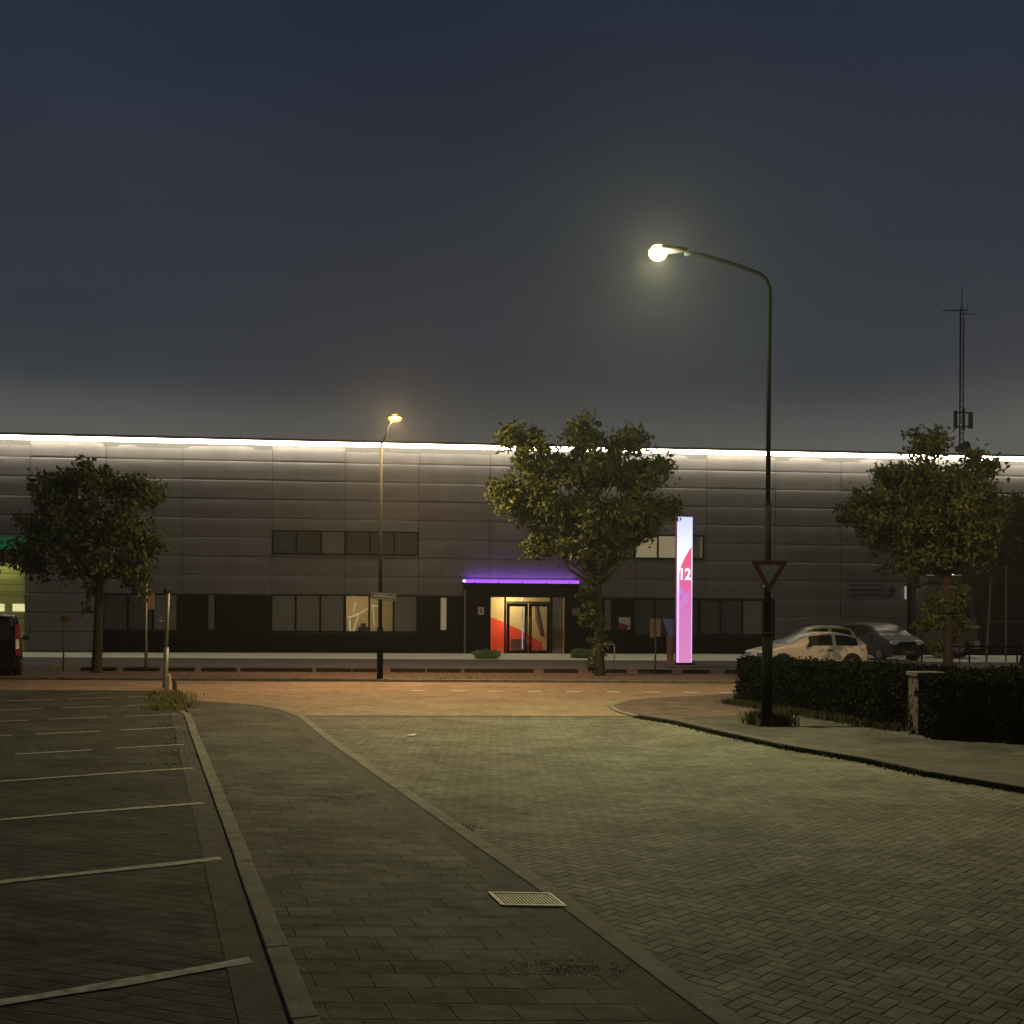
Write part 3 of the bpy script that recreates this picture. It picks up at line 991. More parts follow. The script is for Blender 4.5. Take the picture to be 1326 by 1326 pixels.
def tree(label, base, d, lobes, trunk_r, fork_px, leafm, seed, nleaf=9000, size=.15, low=None, group='broadleaf trees along the far side of the street', lean=0.0):
    """lobes: (px, py, rx, ry) outline blobs at distance d"""
    rng = np.random.default_rng(seed)
    trunk_r *= .74
    nleaf = int(nleaf * 1.45)
    size *= .82
    X, Y = base
    t = thing('street_tree', label, 'tree', (X, Y, 0), 0, group)
    sc_ = d / F
    C, Rr, LC_ = [], [], []
    for (px, py, rx, ry) in lobes:
        p = P(px, py, d)
        # each lobe broken into smaller clumps so the outline is ragged
        k = max(6, int(rx * ry / 30))
        for _ in range(k):
            a = rng.normal(size=3); a /= np.linalg.norm(a)
            q = rng.random() ** .45
            C.append((p[0] - X + a[0] * rx * sc_ * q * .85, rng.uniform(-.9, .9) * rx * sc_ + a[1] * rx * sc_ * q * .9, p[2] + a[2] * ry * sc_ * q * .85))
            LC_.append((p[0] - X, 0, p[2]))
            e = rng.uniform(.14, .42)
            Rr.append((e * 1.15, e * 1.15, e * 1.0))
    v, f = leaves(C, Rr, nleaf, size, rng, shell=.0, jit=.30)
    mesh_np('crown', v, f, leafm, t)
    m = MB()
    fp = P(*fork_px, d)
    top = Vector((fp[0] - X, 0, fp[2]))
    mid = top * .5 + Vector((lean, 0, 0))
    m.tube([(0, 0, -.1), (0, 0, .08), (mid.x * .3, 0, .5), mid, top], [trunk_r * 1.5, trunk_r * 1.2, trunk_r, trunk_r * .9, trunk_r * .78], 12)
    for (px, py, rx, ry) in lobes:
        p = P(px, py, d)
        e = Vector((p[0] - X, rng.uniform(-.5, .5) * rx * sc_, p[2]))
        s0 = top * rng.uniform(.86, 1.0)
        limb(m, s0, e, trunk_r * .26, .012, rng)
        for _ in range(3):
            a = Vector(rng.normal(size=3)).normalized() * rx * sc_ * .7
            limb(m, s0.lerp(e, rng.uniform(.5, .9)), e + a, trunk_r * .09, .006, rng, n=4)
    for k_ in range(0, len(C), 2):
        a_, b_ = Vector(LC_[k_]), Vector(C[k_])
        b_ = b_ + (b_ - a_).normalized() * .18
        m.tube([a_, a_.lerp(b_, .5) + Vector((0, 0, .08)), b_], [.016, .010, .004], 4)
    m.build('trunk', MT['bark'], t, smooth=True)
    for (px, py, rx, ry) in (low or []):
        C, Rr = [], []
        p = P(px, py, d)
        for _ in range(max(4, int(rx * ry / 18))):
            a = rng.normal(size=3); a /= np.linalg.norm(a); q = rng.random() ** .5
            C.append((p[0] - X + a[0] * rx * sc_ * q, a[1] * rx * sc_ * q, p[2] + a[2] * ry * sc_ * q))
            e = rng.uniform(.10, .2)
            Rr.append((e, e, e))
        v, f = leaves(C, Rr, int(rx * ry * 1.1), size * .9, rng, shell=.1, jit=.15)
        mesh_np('leafy_shoot', v, f, leafm, t)
    return t
# left tree
b = G(125, 873)
tree('round crowned street tree at the left, beside the lit dock door', b, b[1],
     [(70, 640, 38, 34), (125, 622, 45, 24), (175, 640, 30, 30), (55, 690, 34, 34), (110, 675, 45, 40), (160, 690, 40, 36), (190, 712, 24, 24), (40, 722, 34, 18), (95, 728, 40, 24), (145, 730, 32, 20), (172, 745, 18, 26)],
     .20, (130, 738), MT['leaf'], 11, 12500, .135, low=[(118, 765, 12, 14), (112, 790, 9, 6), (58, 750, 6, 5), (132, 748, 14, 10)], group=None)
b = G(777, 877)
tree('large street tree with leafy trunk, between the red entrance and pink pillar', b, b[1],
     [(668, 572, 24, 16), (690, 566, 16, 14), (755, 566, 30, 24), (815, 575, 28, 18), (860, 603, 20, 10), (700, 606, 42, 28), (770, 610, 50, 34), (825, 620, 36, 30), (650, 640, 24, 26), (690, 655, 44, 36), (755, 670, 48, 36), (815, 668, 40, 34), (842, 662, 24, 22), (828, 690, 24, 14), (706, 708, 32, 22), (760, 715, 34, 18), (800, 705, 26, 20), (866, 660, 8, 5)],
     .21, (773, 745), MT['leaf'], 5, 19000, .15, low=[(762, 770, 14, 20), (764, 800, 16, 18), (775, 835, 13, 18), (772, 745, 16, 16), (768, 862, 10, 10)], group=None)
b = G(1228, 880)
tree('broad street tree at the right, rising behind the clipped hedge and gate pillar', b, b[1],
     [(1205, 575, 28, 22), (1260, 595, 16, 14), (1280, 603, 16, 12), (1150, 615, 22, 16), (1190, 620, 46, 32), (1240, 630, 42, 34), (1130, 655, 40, 26), (1185, 672, 50, 36), (1245, 680, 48, 38), (1140, 692, 34, 22), (1195, 718, 34, 22), (1245, 724, 34, 22), (1280, 660, 24, 24), (1110, 660, 26, 18), (1170, 735, 26, 14), (1265, 700, 34, 30), (1220, 650, 40, 40)],
     .20, (1226, 738), MT['leaf2'], 23, 16500, .145, low=[(1215, 785, 24, 18), (1200, 805, 22, 14), (1240, 790, 18, 20), (1215, 838, 12, 12), (1245, 765, 14, 12), (1240, 812, 16, 10)], group=None)
b = (P(1178, 800, 46)[0], 46.0)
tree('dark slim trunked tree standing farther back behind the grey car', b, 46,
     [(1170, 690, 34, 22), (1150, 705, 26, 16), (1195, 700, 26, 22), (1180, 665, 30, 22)], .17, (1177, 730), MT['leaf'], 31, 4200, .15, group=None)
b = (P(1325, 800, 40)[0], 40.0)
tree('tree cut by the right edge of the picture behind the pale fence posts', b, 40,
     [(1312, 655, 34, 26), (1345, 670, 36, 36), (1296, 690, 32, 26), (1290, 715, 26, 18), (1335, 710, 34, 20), (1370, 690, 30, 30)], .18, (1342, 740), MT['leaf2'], 37, 7200, .15, group=None)

def hedge(label, pts, h, n, seed, size=.055):
    """clipped hedge: pts is the footprint (front-left, front-right, back-right, back-left)"""
    rng = np.random.default_rng(seed)
    X, Y = pts[0]
    loc = [(p[0] - X, p[1] - Y) for p in pts]
    t = thing('hedge', label, 'hedge', (X, Y, 0))
    c = Vector((sum(p[0] for p in loc) / 4, sum(p[1] for p in loc) / 4))
    V4 = [Vector(p) for p in loc]
    def bl(s_, t_): return tuple(V4[0].lerp(V4[1], s_).lerp(V4[3].lerp(V4[2], s_), t_))
    inn = [bl(.05, .14), bl(.95, .14), bl(.95, .88), bl(.05, .88)]
    MB().prism(inn, .05, h - .05).build('hedge_core', MT['hedgecore'], t)
    A = [np.array(p) for p in loc]
    pp = []
    faces = [(0, 1), (1, 2), (2, 3), (3, 0)]
    lens = [np.linalg.norm(A[b] - A[a]) * h for a, b in faces]
    topa = abs(np.cross(A[1] - A[0], A[3] - A[0]))
    tot = sum(lens) + topa
    for (a, b), L in zip(faces, lens):
        k = int(n * L / tot)
        s = rng.random(k)
        z = rng.random(k) * h
        base = A[a][None] + (A[b] - A[a])[None] * s[:, None]
        nr = np.array([(A[b] - A[a])[1], -(A[b] - A[a])[0]]); nr = nr / np.linalg.norm(nr)
        wob = .05 * np.sin(s * 9 + a) + .05 * np.sin(s * 23 + z * 7) + rng.normal(size=k) * .035 - .03 + (rng.random(k) < .05) * rng.random(k) * .09
        round_ = -.10 * np.clip((z / h - .8) / .2, 0, 1) ** 2
        q = base + nr[None] * (wob + round_)[:, None]
        pp.append(np.column_stack([q, z]))
    k = int(n * topa / tot)
    s, r_ = rng.random(k), rng.random(k)
    q = A[0][None] + (A[1] - A[0])[None] * s[:, None] + (A[3] - A[0])[None] * r_[:, None]
    zz = h + .025 * np.sin(q[:, 0] * 4) + .025 * np.sin(q[:, 0] * 11 + q[:, 1] * 5) + rng.normal(size=k) * .022 + (rng.random(k) < .06) * rng.random(k) * .10
    pp.append(np.column_stack([q, zz]))
    p = np.concatenate(pp)
    v, f = leaf_faces(p, size, rng)
    mesh_np('foliage', v, f, MT['leafd'], t)
    return t
zf = .03
h1a, h1b = G(953, 909, zf), G(1187, 946, zf)
dv = (Vector(h1b) - Vector(h1a)).normalized(); nv = Vector((-dv.y, dv.x))
if nv.y < 0: nv = -nv
hedge('long clipped hedge behind the lamp post, ending at the gate pillar', [h1a, tuple(Vector(h1b) - dv * .22), tuple(Vector(h1b) - dv * .22 + nv * 1.3), tuple(Vector(h1a) + nv * 1.2)], .90, 46000, 41, .05)
h2a, h2b = G(1206, 956, zf), G(1321, 962, zf)
hedge('short very dark hedge right of the gate pillar', [h2a, h2b, (h2b[0] + .3, h2b[1] + 1.6), (h2a[0] + .2, h2a[1] + 1.6)], .84, 24000, 42, .05)
# second run of hedge beyond, so the row goes on to the right
h3a, h3b = (h1b[0] + .6, h1b[1] + .9), (h1b[0] + 9, h1b[1] + 1.2)
hedge('low hedge running on towards the right edge behind the dark one', [h3a, h3b, (h3b[0], h3b[1] + 1.2), (h3a[0], h3a[1] + 1.2)], .88, 15000, 43, .06)
# gate pillar
gp0 = G(1186, 950, zf)
pt = thing('gate_pillar', 'weathered concrete gate pillar with flat cap between the two hedges', 'pillar', (gp0[0] - .02, gp0[1] - .12, .018))
MB().box(0, .40, 0, .38, 0, .88).build('shaft', MT['concrete'], pt, bevel=.012)
MB().box(-.03, .45, -.03, .41, .88, .95).build('cap', MT['concrete'], pt, bevel=.012)
gp1 = G(1322, 962, zf)
pt2 = thing('gate_pillar', 'brownish pillar at the right edge beyond the dark hedge', 'pillar', (gp1[0] + .05, gp1[1] + .05, .018))
MB().box(0, .4, 0, .38, 0, .58).build('shaft', mat('pillar brick', (.13, .09, .06), .9, var=.3, scale=9, bump=.4), pt2, bevel=.01)
MB().box(-.02, .42, -.02, .40, .58, .63).build('cap', MT['concrete'], pt2, bevel=.01)

def blades(name, pts, n, h, spread, m, seed, kind='stuff', cat='grass', label=None, wide=.012):
    rng = np.random.default_rng(seed)
    pts = np.array(pts, float)
    i = rng.integers(0, len(pts), n)
    p = pts[i][:, :2] + rng.normal(size=(n, 2)) * spread
    z0 = pts[i][:, 2] if pts.shape[1] > 2 else np.zeros(n)
    hh = h * (.35 + .9 * rng.random(n))
    a = rng.random(n) * math.tau
    ln = rng.random(n) * .7
    tip = np.column_stack([p[:, 0] + np.cos(a) * hh * ln, p[:, 1] + np.sin(a) * hh * ln, z0 + hh])
    w = wide * (.6 + .8 * rng.random(n))
    b = a + math.pi / 2 + rng.normal(size=n) * .5
    q = np.column_stack([np.cos(b) * w, np.sin(b) * w, np.zeros(n)])
    base = np.column_stack([p, z0 - .01])
    midp = base * .45 + tip * .55; midp[:, 2] += hh * .12
    v = np.stack([base - q, base + q, midp + q * .8, midp - q * .8, tip], axis=1).reshape(-1, 3)
    k = np.arange(n)[:, None] * 5
    faces = [tuple(r) for r in np.concatenate([k, k + 1, k + 2, k + 3], axis=1)] + [tuple(r) for r in np.concatenate([k + 3, k + 2, k + 4], axis=1)]
    me = bpy.data.meshes.new(name)
    me.from_pydata(v.tolist(), [], [tuple(int(x) for x in q_) for q_ in faces])
    me.update(); me.materials.append(m)
    o = bpy.data.objects.new(name, me); COL.objects.link(o)
    return tag(o, label, cat, None, kind)
# weeds along kerbs
pts = [(x, y, .0) for x, y in densify(kR[:-1], .12)]
blades('kerb_weeds', pts, 6500, .045, .06, MT['footgrass'], 1, label='dark weeds growing along the right kerb', cat='weeds', wide=.008)
pts = [(*G(993 + random.uniform(-14, 22), 938 + random.uniform(-4, 2), .02), .02) for _ in range(30)]
blades('grass_tuft', pts, 2600, .20, .09, MT['moss'], 2, label='dark grass tuft round the foot of the green lamp post', wide=.01)
pts = [(h1a[0] + (h1b[0] - h1a[0]) * t - nv.x * .15, h1a[1] + (h1b[1] - h1a[1]) * t - nv.y * .15, .02) for t in np.linspace(.02, .98, 60)]
blades('hedge_foot_grass', pts, 6000, .10, .15, MT['footgrass'], 3, label='thin grass along the foot of the long hedge', wide=.007)
pts = [(*G(random.uniform(206, 242), random.uniform(898, 920)), .02) for _ in range(60)]
blades('corner_grass', pts, 2600, .08, .15, MT['grass'], 4, label='dry yellowish grass at the corner of the parking area', wide=.008)
pts = [(K(random.uniform(.4, 4.5), random.uniform(-.55, .02))[0], K(0, 0)[1], 0) for _ in range(2)]
pts = [(*K(a_, c_), .01) for a_, c_ in zip(np.random.default_rng(1).uniform(.2, 7, 120), np.random.default_rng(2).normal(-.12, .16, 120))]
blades('kerb_grass', pts, 800, .007, .10, MT['footgrass'], 5, label='thin grass in the joints beside the parking kerb', wide=.006)
for i, (px, py, sx, sy, n) in enumerate(((720, 1254, .17, .045, 2600), (438, 1034, .16, .10, 1500), (300, 1019, .07, .15, 500), (380, 1058, .3, .1, 500), (597, 1072, .06, .08, 300))):
    g_ = G(px, py, .018)
    rg = np.random.default_rng(60 + i)
    pts = [(g_[0] + rg.normal() * sx, g_[1] + rg.normal() * sy * 1.6, .018) for _ in range(140)]
    blades('joint_weeds', pts, int(n * .6), .005, .022, MT['moss'], 70 + i, label=['dark weeds in the joints near the drain grate', 'dark weed patch in the middle of the pavement', 'small weed patch beside the parking kerb', 'thin scattered weeds on the pavement', 'weed tuft on the edge of the brick road'][i], cat='weeds', wide=.0035)
# far verge grass
rg = np.random.default_rng(8)
pts = [(rg.uniform(-24, 26), rg.uniform(28.8, 35.0), .055) for _ in range(500)]
blades('verge_grass', pts, 5000, .035, .3, mat('dry verge grass', (.16, .10, .055), .9, spec=.05), 6, label='sparse dry grass on the far verge', wide=.012)
# green clumps either side of the door
for i, (x0, x1, y0, y1, lb) in enumerate(((612, 650, 840, 853, 'round green plant clump left of the entrance doors'), (738, 768, 839, 852, 'round green plant clump right of the entrance, behind the tree trunk'))):
    base = G((x0 + x1) / 2, y1, .06)
    rng = np.random.default_rng(90 + i)
    w = (x1 - x0) / F * base[1] / 2
    C = [(rng.uniform(-.7, .7) * w, rng.uniform(-.4, .4), rng.uniform(.08, .28)) for _ in range(40)]
    v, f = leaves(C, [(.2, .2, .14)] * 40, 2600, .09, rng, shell=.3)
    o = mesh_np('plant_clump', v, f, MT['shrub'])
    o.location = (base[0], base[1], .06)
    tag(o, lb, 'plant', 'plant clumps by the entrance')

# ------------------------------------------------------------------ street lamps
def dist(a, b): return (Vector(a) - Vector(b)).length
lp = G(993, 939.5, .03)
t = thing('street_lamp', 'tall dark green lamp post with curved arm and glowing white head, nearest the camera', 'street lamp', (lp[0], lp[1], .02))
d = lp[1]
def L(px, py, dd=None):
    p = P(px, py, dd or d)
    return (p[0] - lp[0], p[1] - lp[1], p[2] - .02)
zc1 = L(993, 823)[2]
zc2 = L(995, 650)[2]
m = MB().tube([(0, 0, -.1), (0, 0, zc1)], .085, 16)
m.build('lower_post', MT['green_pole'], t, smooth=True)
MB().tube([(0, 0, zc1), (0, 0, zc1 + .03), (0, 0, zc1 + .06)], [.093, .093, .055], 16).build('collar', MT['green_pole'], t, smooth=False)
top = [(0, 0, zc1 + .05), (0, 0, zc2), (0.005, 0, zc2 + .01)]
up = [(0, 0, zc2)]
for (px, py) in ((995.5, 480), (996.5, 385), (996, 372), (992, 362), (984, 355), (955, 344), (925, 335), (908, 330.5), (897, 329), (886, 328.5)):
    up.append(L(px, py))
MB().tube([(0, 0, zc1 + .05), (0, 0, zc2 - .05)], .052, 14).tube([(0, 0, zc2 - .05), (0, 0, zc2)], [.052, .038], 14).build('post', MT['green_pole'], t, smooth=True)
arm = MB().tube(up, [.038] * 3 + [.034] * (len(up) - 3), 12)
arm.build('arm', MT['green_pole'], t, smooth=True)
hc = L(852, 327.5)
# luminaire: shallow housing with glowing bowl under its far end
hs = MB().ellipsoid((hc[0] + .17, hc[1], hc[2] + .06), (.33, .12, .055), 20, 8)
hs.build('lamp_housing', MT['dark'], t, smooth=True)
MB().ellipsoid((hc[0], hc[1], hc[2] - .0), (.155, .13, .135), 20, 12).build('lamp_bowl', MT['lamp_w'], t, smooth=True)
lamp('street_lamp_light', 'POINT', (hc[0], hc[1], hc[2] - .03), 1500, (1.0, .96, .50), t, .105)
lamp('street_lamp_beam', 'SPOT', (hc[0], hc[1], hc[2] - .06), 1550, (1.0, .97, .52), t, .08, R(150), (0, 0, 0), 1.0)
MB().box(-.04, .04, -.092, -.080, .35, .75).build('service_hatch', MT['green_pole'], t)

lo = G(492, 879.5, .06)
d = lo[1]
t2 = thing('street_lamp', 'lamp post with orange light at the far kerb, carrying the street name sign', 'street lamp', (lo[0], lo[1], .055))
def L2(px, py):
    p = P(px, py, lo[1])
    return (p[0] - lo[0], 0, p[2] - .055)
z1 = L2(493, 812)[2]; z2 = L2(495, 725)[2]
MB().tube([(0, 0, -.1), (0, 0, z1)], .085, 12).build('lower_post', MT['green_pole'], t2, smooth=True)
x3 = L2(500, 575)
MB().tube([(0, 0, z1), (0, 0, z2), (0, 0, z2 + .03), (0, 0, x3[2])], [.055, .055, .042, .038], 10).build('post', mat('grey green post paint', (.009, .011, .009), .8, var=.15, spec=.05), t2, smooth=True)
MB().tube([(0, 0, x3[2]), L2(500, 565), L2(501.5, 555), L2(505, 548), L2(508, 545)], .028, 8).build('arm', MT['green_pole'], t2, smooth=True)
c = L2(511.5, 541.5)
MB().ellipsoid((c[0], 0, c[2] + .05), (.24, .10, .045)).build('lamp_housing', MT['green_pole'], t2, smooth=True)
MB().ellipsoid((c[0], 0, c[2]), (.19, .12, .11)).build('lamp_bowl', MT['lamp_o'], t2, smooth=True)
lamp('orange_lamp_light', 'POINT', (c[0], 0, c[2] - .02), 1900, (1.0, .62, .27), t2, .07)
lamp('orange_lamp_beam', 'SPOT', (c[0], 0, c[2] - .04), 2050, (1.0, .60, .28), t2, .07, R(158), (0, 0, 0), .55)
# the next lamp of the row, on the near side of the street
t5 = copy_tree(t2)
t5.location = (12.95, 24.0, .02)
for c_ in t5.children:
    if c_.type == 'LIGHT':
        c_.data = c_.data.copy()
        c_.data.energy *= .42
t5.rotation_euler = (0, 0, 0)
t5['label'] = 'lamp post with orange light farther right along the street, beyond the hedge'
# street name plate
pa, pb = P(480, 766, lo[1] - .12), P(514, 769, lo[1] - .12)
sn = thing('street_name_sign', 'small white street name plate fixed to the lamp post with the orange light', 'sign', pa)
sw = math.hypot(pb[0] - pa[0], pb[2] - pa[2])
an = math.atan2(-(pb[2] - pa[2]), pb[0] - pa[0])
MB().box(0, sw, 0, .02, -.20, 0).build('plate', mat('sign plate', (.10, .11, .12), .6, var=.05), sn)
MB().box(.02, sw - .02, -.004, -.001, -.03, -.018).box(.02, sw - .02, -.004, -.001, -.182, -.17).box(.02, .032, -.004, -.001, -.17, -.03).box(sw - .032, sw - .02, -.004, -.001, -.17, -.03).build('border', MT['paper'], sn)
tm = MB(); x = .07
rr = random.Random(2)
while x < sw - .08:
    w_ = rr.uniform(.016, .03)
    tm.box(x, x + w_, -.004, -.001, -.135, -.135 + rr.choice((.06, .06, .085)))
    x += w_ + .012
tm.build('lettering', mat('plate lettering', (.5, .48, .42), .7), sn)
for o in (sn,):
    o.rotation_euler = (0, an, 0)
MB().box(sw * .40, sw * .52, .02, .13, -.15, -.05).build('bracket', MT['dark'], sn)

# give way sign on the near post
g0 = P(972, 726, lp[1] - .15); g1 = P(1021, 726, lp[1] - .15); g2 = P(995.5, 768, lp[1] - .15)
gw = thing('give_way_sign', 'red bordered white inverted triangle give way sign on the green lamp post', 'sign', (g2[0], g2[1], g2[2]))
def tri(k, y, m=None):
    pts = []
    A = [Vector((g0[0] - g2[0], g0[2] - g2[2])), Vector((g1[0] - g2[0], g1[2] - g2[2])), Vector((0, 0))]
    cc = (A[0] + A[1] + A[2]) / 3
    out = []
    for i in range(3):
        p = cc + (A[i] - cc) * k
        pr = cc + (A[i - 1] - cc) * k
        nx = cc + (A[(i + 1) % 3] - cc) * k
        out += [p + (pr - p).normalized() * .03 * k, p + (nx - p).normalized() * .03 * k]
    return [(q.x, y, q.y) for q in out]
def slab(k, y0, y1):
    a, b_ = tri(k, y0), tri(k, y1)
    n = len(a)
    return MB().add(a + b_, [tuple(range(n)), tuple(range(2 * n - 1, n - 1, -1))] + [(i, n + i, n + (i + 1) % n, (i + 1) % n) for i in range(n)])
slab(1.0, 0, .012).build('border', MT['red'], gw)
slab(.58, -.006, -.002).build('face', mat('give way face', (.42, .42, .39), .5, var=.1), gw)
MB().box(-.06, .06, .012, .09, .28, .31).build('bracket', MT['galv'], gw)
MB().box(-.06, .06, .012, .09, .10, .13).build('bracket', MT['galv'], gw)

# ------------------------------------------------------------------ illuminated pillar with number
pb_ = G(886, 862.5, .06)
pil = thing('illuminated_pillar', 'tall backlit pink and white advertising pillar with the number 12', 'sign', (pb_[0], pb_[1], .06), R(6))
PW = 22.0 / F * pb_[1] * .93
PH = (862 - 668.5) / F * pb_[1]
MB().box(-PW / 2 + .03, PW / 2 + .1, -.02, .30, 0, .12).build('foot', MT['dark'], pil)
MB().box(-PW / 2, PW / 2, .022, .26, .12, PH).build('casing', mat('pillar casing', (.35, .06, .09), .4, emit=(.30, .04, .09), estr=.18), pil, bevel=.01)
# face: drawn as flat coloured shapes, each on its own level
def rectf(x0, x1, z0, z1, y):
    return [(x0, y, z0), (x1, y, z0), (x1, y, z1), (x0, y, z1)]
x0, x1 = -PW / 2 + .0, PW / 2
def vgrad(name, stops, s):
    """printed film whose ink runs from magenta to pink up the height of the face (part of the print)"""
    m = bpy.data.materials.new(name); m.use_nodes = True; t = m.node_tree; t.nodes.clear()
    o = nd(t, 'ShaderNodeOutputMaterial'); e = nd(t, 'ShaderNodeEmission'); c = nd(t, 'ShaderNodeTexCoord'); sp = nd(t, 'ShaderNodeSeparateXYZ')
    t.links.new(c.outputs['Object'], sp.inputs[0])
    dv_ = M_(t, 'DIVIDE', sp.outputs[2], PH)
    r_ = nd(t, 'ShaderNodeValToRGB')
    while len(r_.color_ramp.elements) < len(stops): r_.color_ramp.elements.new(.5)
    for q, (p, cc) in zip(r_.color_ramp.elements, stops):
        q.position = p; q.color = (*cc, 1)
    t.links.new(dv_, r_.inputs[0]); t.links.new(r_.outputs[0], e.inputs[0]); e.inputs[1].default_value = s
    t.links.new(e.outputs[0], o.inputs[0])
    return m
MB().add(rectf(x0, x1, .13, PH - .01, .018), [(0, 1, 2, 3)]).build('white_film', vgrad('white backlit film', [(0, (.75, .38, .75)), (.45, (.72, .45, .95)), (.7, (.85, .85, 1)), (1, (.50, .55, 1.0))], 1.35), pil)
zs = PH * .615
cv_ = []
for k in range(9):
    a_ = k / 8
    cv_.append((x0 + .09 + (x1 - x0 - .10) * a_, .012, zs + 1.05 * (a_ ** .62)))
face = [(x0 + .09, .012, .14), (x1 - .035, .012, .14)] + [(min(p[0], x1 - .035), p[1], p[2]) for p in cv_[::-1]]
MB().add(face, [tuple(range(len(face)))]).build('pink_film', vgrad('pink backlit film', [(0, (.80, .30, .62)), (.35, (.80, .24, .62)), (.5, (.88, .17, .44)), (.7, (.95, .15, .30)), (1, (.95, .14, .26))], .88), pil)
def fl(pts, m, name, y=.006):
    MB().add([(p[0], y, p[1]) for p in pts], [tuple(range(len(pts)))]).build(name, m, pil)
stm = emission('lilac print', (.62, .30, .80), 1.0)
zz = PH * .44
for k in range(3):
    o_ = k * .13
    fl([(x0 + .10, zz - .35 + o_), (x0 + .10, zz - .30 + o_), (x1 - .12, zz + .10 + o_), (x1 - .12, zz + .05 + o_)], stm, 'print_stripe')
fl([(x0 + .09, zz + .20), (x0 + .09, zz + .62), (x0 + .26, zz + .34), (x0 + .40, zz + .10), (x0 + .34, zz + .02)], emission('violet print', (.60, .22, .72), 1.0), 'print_patch', .009)
cu = bpy.data.curves.new('digits', 'FONT')
cu.body = '12'
cu.size = 1.0
cu.extrude = .002
cu.offset = .035
to = bpy.data.objects.new('digits_tmp', cu)
COL.objects.link(to)
dg = bpy.context.evaluated_depsgraph_get()
me = bpy.data.meshes.new_from_object(to.evaluated_get(dg))
bpy.data.objects.remove(to)
co = np.array([v.co[:] for v in me.vertices])
mn, mxx = co.min(0), co.max(0)
zn0, zn1 = (862 - 750.5) / F * pb_[1], (862 - 735) / F * pb_[1]
wd_ = x1 - x0
tx0, tx1 = x0 + wd_ * .24, x0 + wd_ * .90
for v, c in zip(me.vertices, co):
    v.co = (tx0 + (c[0] - mn[0]) / (mxx[0] - mn[0]) * (tx1 - tx0), .004 - (c[2] - mn[2]), zn0 + (c[1] - mn[1]) / (mxx[1] - mn[1]) * (zn1 - zn0))
me.materials.clear()
me.materials.append(emission('white digits', (1, .93, .98), 1.2))
o = bpy.data.objects.new('number', me); COL.objects.link(o); o.parent = pil
lamp('pillar_glow', 'AREA', (0, -.12, PH * .55), 14, (.75, .35, 1.0), pil, 1, rot=(R(90), 0, 0))
bpy.data.lights['pillar_glow'].shape = 'RECTANGLE'; bpy.data.lights['pillar_glow'].size = .5; bpy.data.lights['pillar_glow'].size_y = PH - .4
struct('pillar_bed', MB().prism([(pb_[0] - .9 + .0, pb_[1] - 1.5), (pb_[0] + 1.4, pb_[1] - 1.5), (pb_[0] + 1.1, pb_[1] + .6), (pb_[0] - .7, pb_[1] + .6)], .05, .10), MT['dirt'], bevel=.02)

# ------------------------------------------------------------------ small posts and signs
def sign_post(name, label, cat, base, d_h, plates, r=.03, m=None, lean=0.0, collar=None):
    t = thing(name, label, cat, (base[0], base[1], .055))
    t.rotation_euler = (0, lean, 0)
    MB().tube([(0, 0, -.1), (0, 0, d_h)], r, 10).ellipsoid((0, 0, d_h), (r, r, r * .5), 10, 6).build('post', m or MT['galv'], t, smooth=True)
    if collar:
        MB().tube([(0, 0, -.1), (0, 0, collar)], r * 1.5, 10).build('sleeve', MT['concrete'], t, smooth=True)
    for (x0, x1, z0, z1, mm) in plates:
        y_ = r + .01
        MB().box(x0, x1, y_, y_ + .015, z0, z1).build('plate', mm, t, bevel=.004)
        MB().box(-.05, .05, r * .3, y_, (z0 + z1) / 2 - .04, (z0 + z1) / 2 - .01).build('clamp', MT['galv'], t)
        MB().box(-.05, .05, r * .3, y_, (z0 + z1) / 2 + .06, (z0 + z1) / 2 + .09).build('clamp', MT['galv'], t)
    return t
def hz(px, py, d_): return P(px, py, d_)[2] - .055
b = G(189, 871.5)
sign_post('road_sign', 'thin post with a brownish rectangular sign seen from behind, between left tree and window', 'sign', b, hz(191, 745, b[1]),
          [(-.16, .24, hz(190, 789, b[1]), hz(190, 767.5, b[1]), MT['signback'])], .032, collar=.9)
b = G(82, 871.5)
sign_post('marker_sign', 'low thin post with small yellow marker plate in front of the bare left wall', 'sign', b, hz(82, 798, b[1]),
          [(-.15, .15, hz(82, 805.5, b[1]), hz(82, 797.5, b[1]), MT['yellow'])], .025, mat('rusty thin post', (.12, .09, .06), .8))
b = G(848.5, 873)
sign_post('road_sign', 'thin post with brown double panel sign left of the pink pillar', 'sign', b, hz(848, 800, b[1]),
          [(-.17, -.01, hz(848, 825.5, b[1]), hz(848, 801, b[1]), MT['signback']), (.01, .17, hz(848, 824.5, b[1]), hz(848, 801, b[1]), MT['signback'])], .028, mat('brown sign post', (.10, .075, .055), .8))
b = G(213.5, 891)
t = thing('leaning_post', 'slightly leaning grey post with a small bracket on top, at the parking corner', 'post', (b[0], b[1], 0))
t.rotation_euler = (0, R(1.7), 0)
zt2 = P(218, 768, b[1])[2]
MB().tube([(0, 0, -.1), (0, 0, 1.0)], .06, 12).build('sleeve', MT['galv'], t, smooth=True)
MB().tube([(0, 0, 1.0), (0, 0, zt2)], .04, 12).build('post', MT['galv'], t, smooth=True)
MB().tube([(-.07, 0, zt2), (.06, 0, zt2 + .05)], .018, 8).box(-.11, -.04, -.05, .05, zt2, zt2 + .10).build('bracket', MT['dark'], t)
b2 = G(217.5, 893)
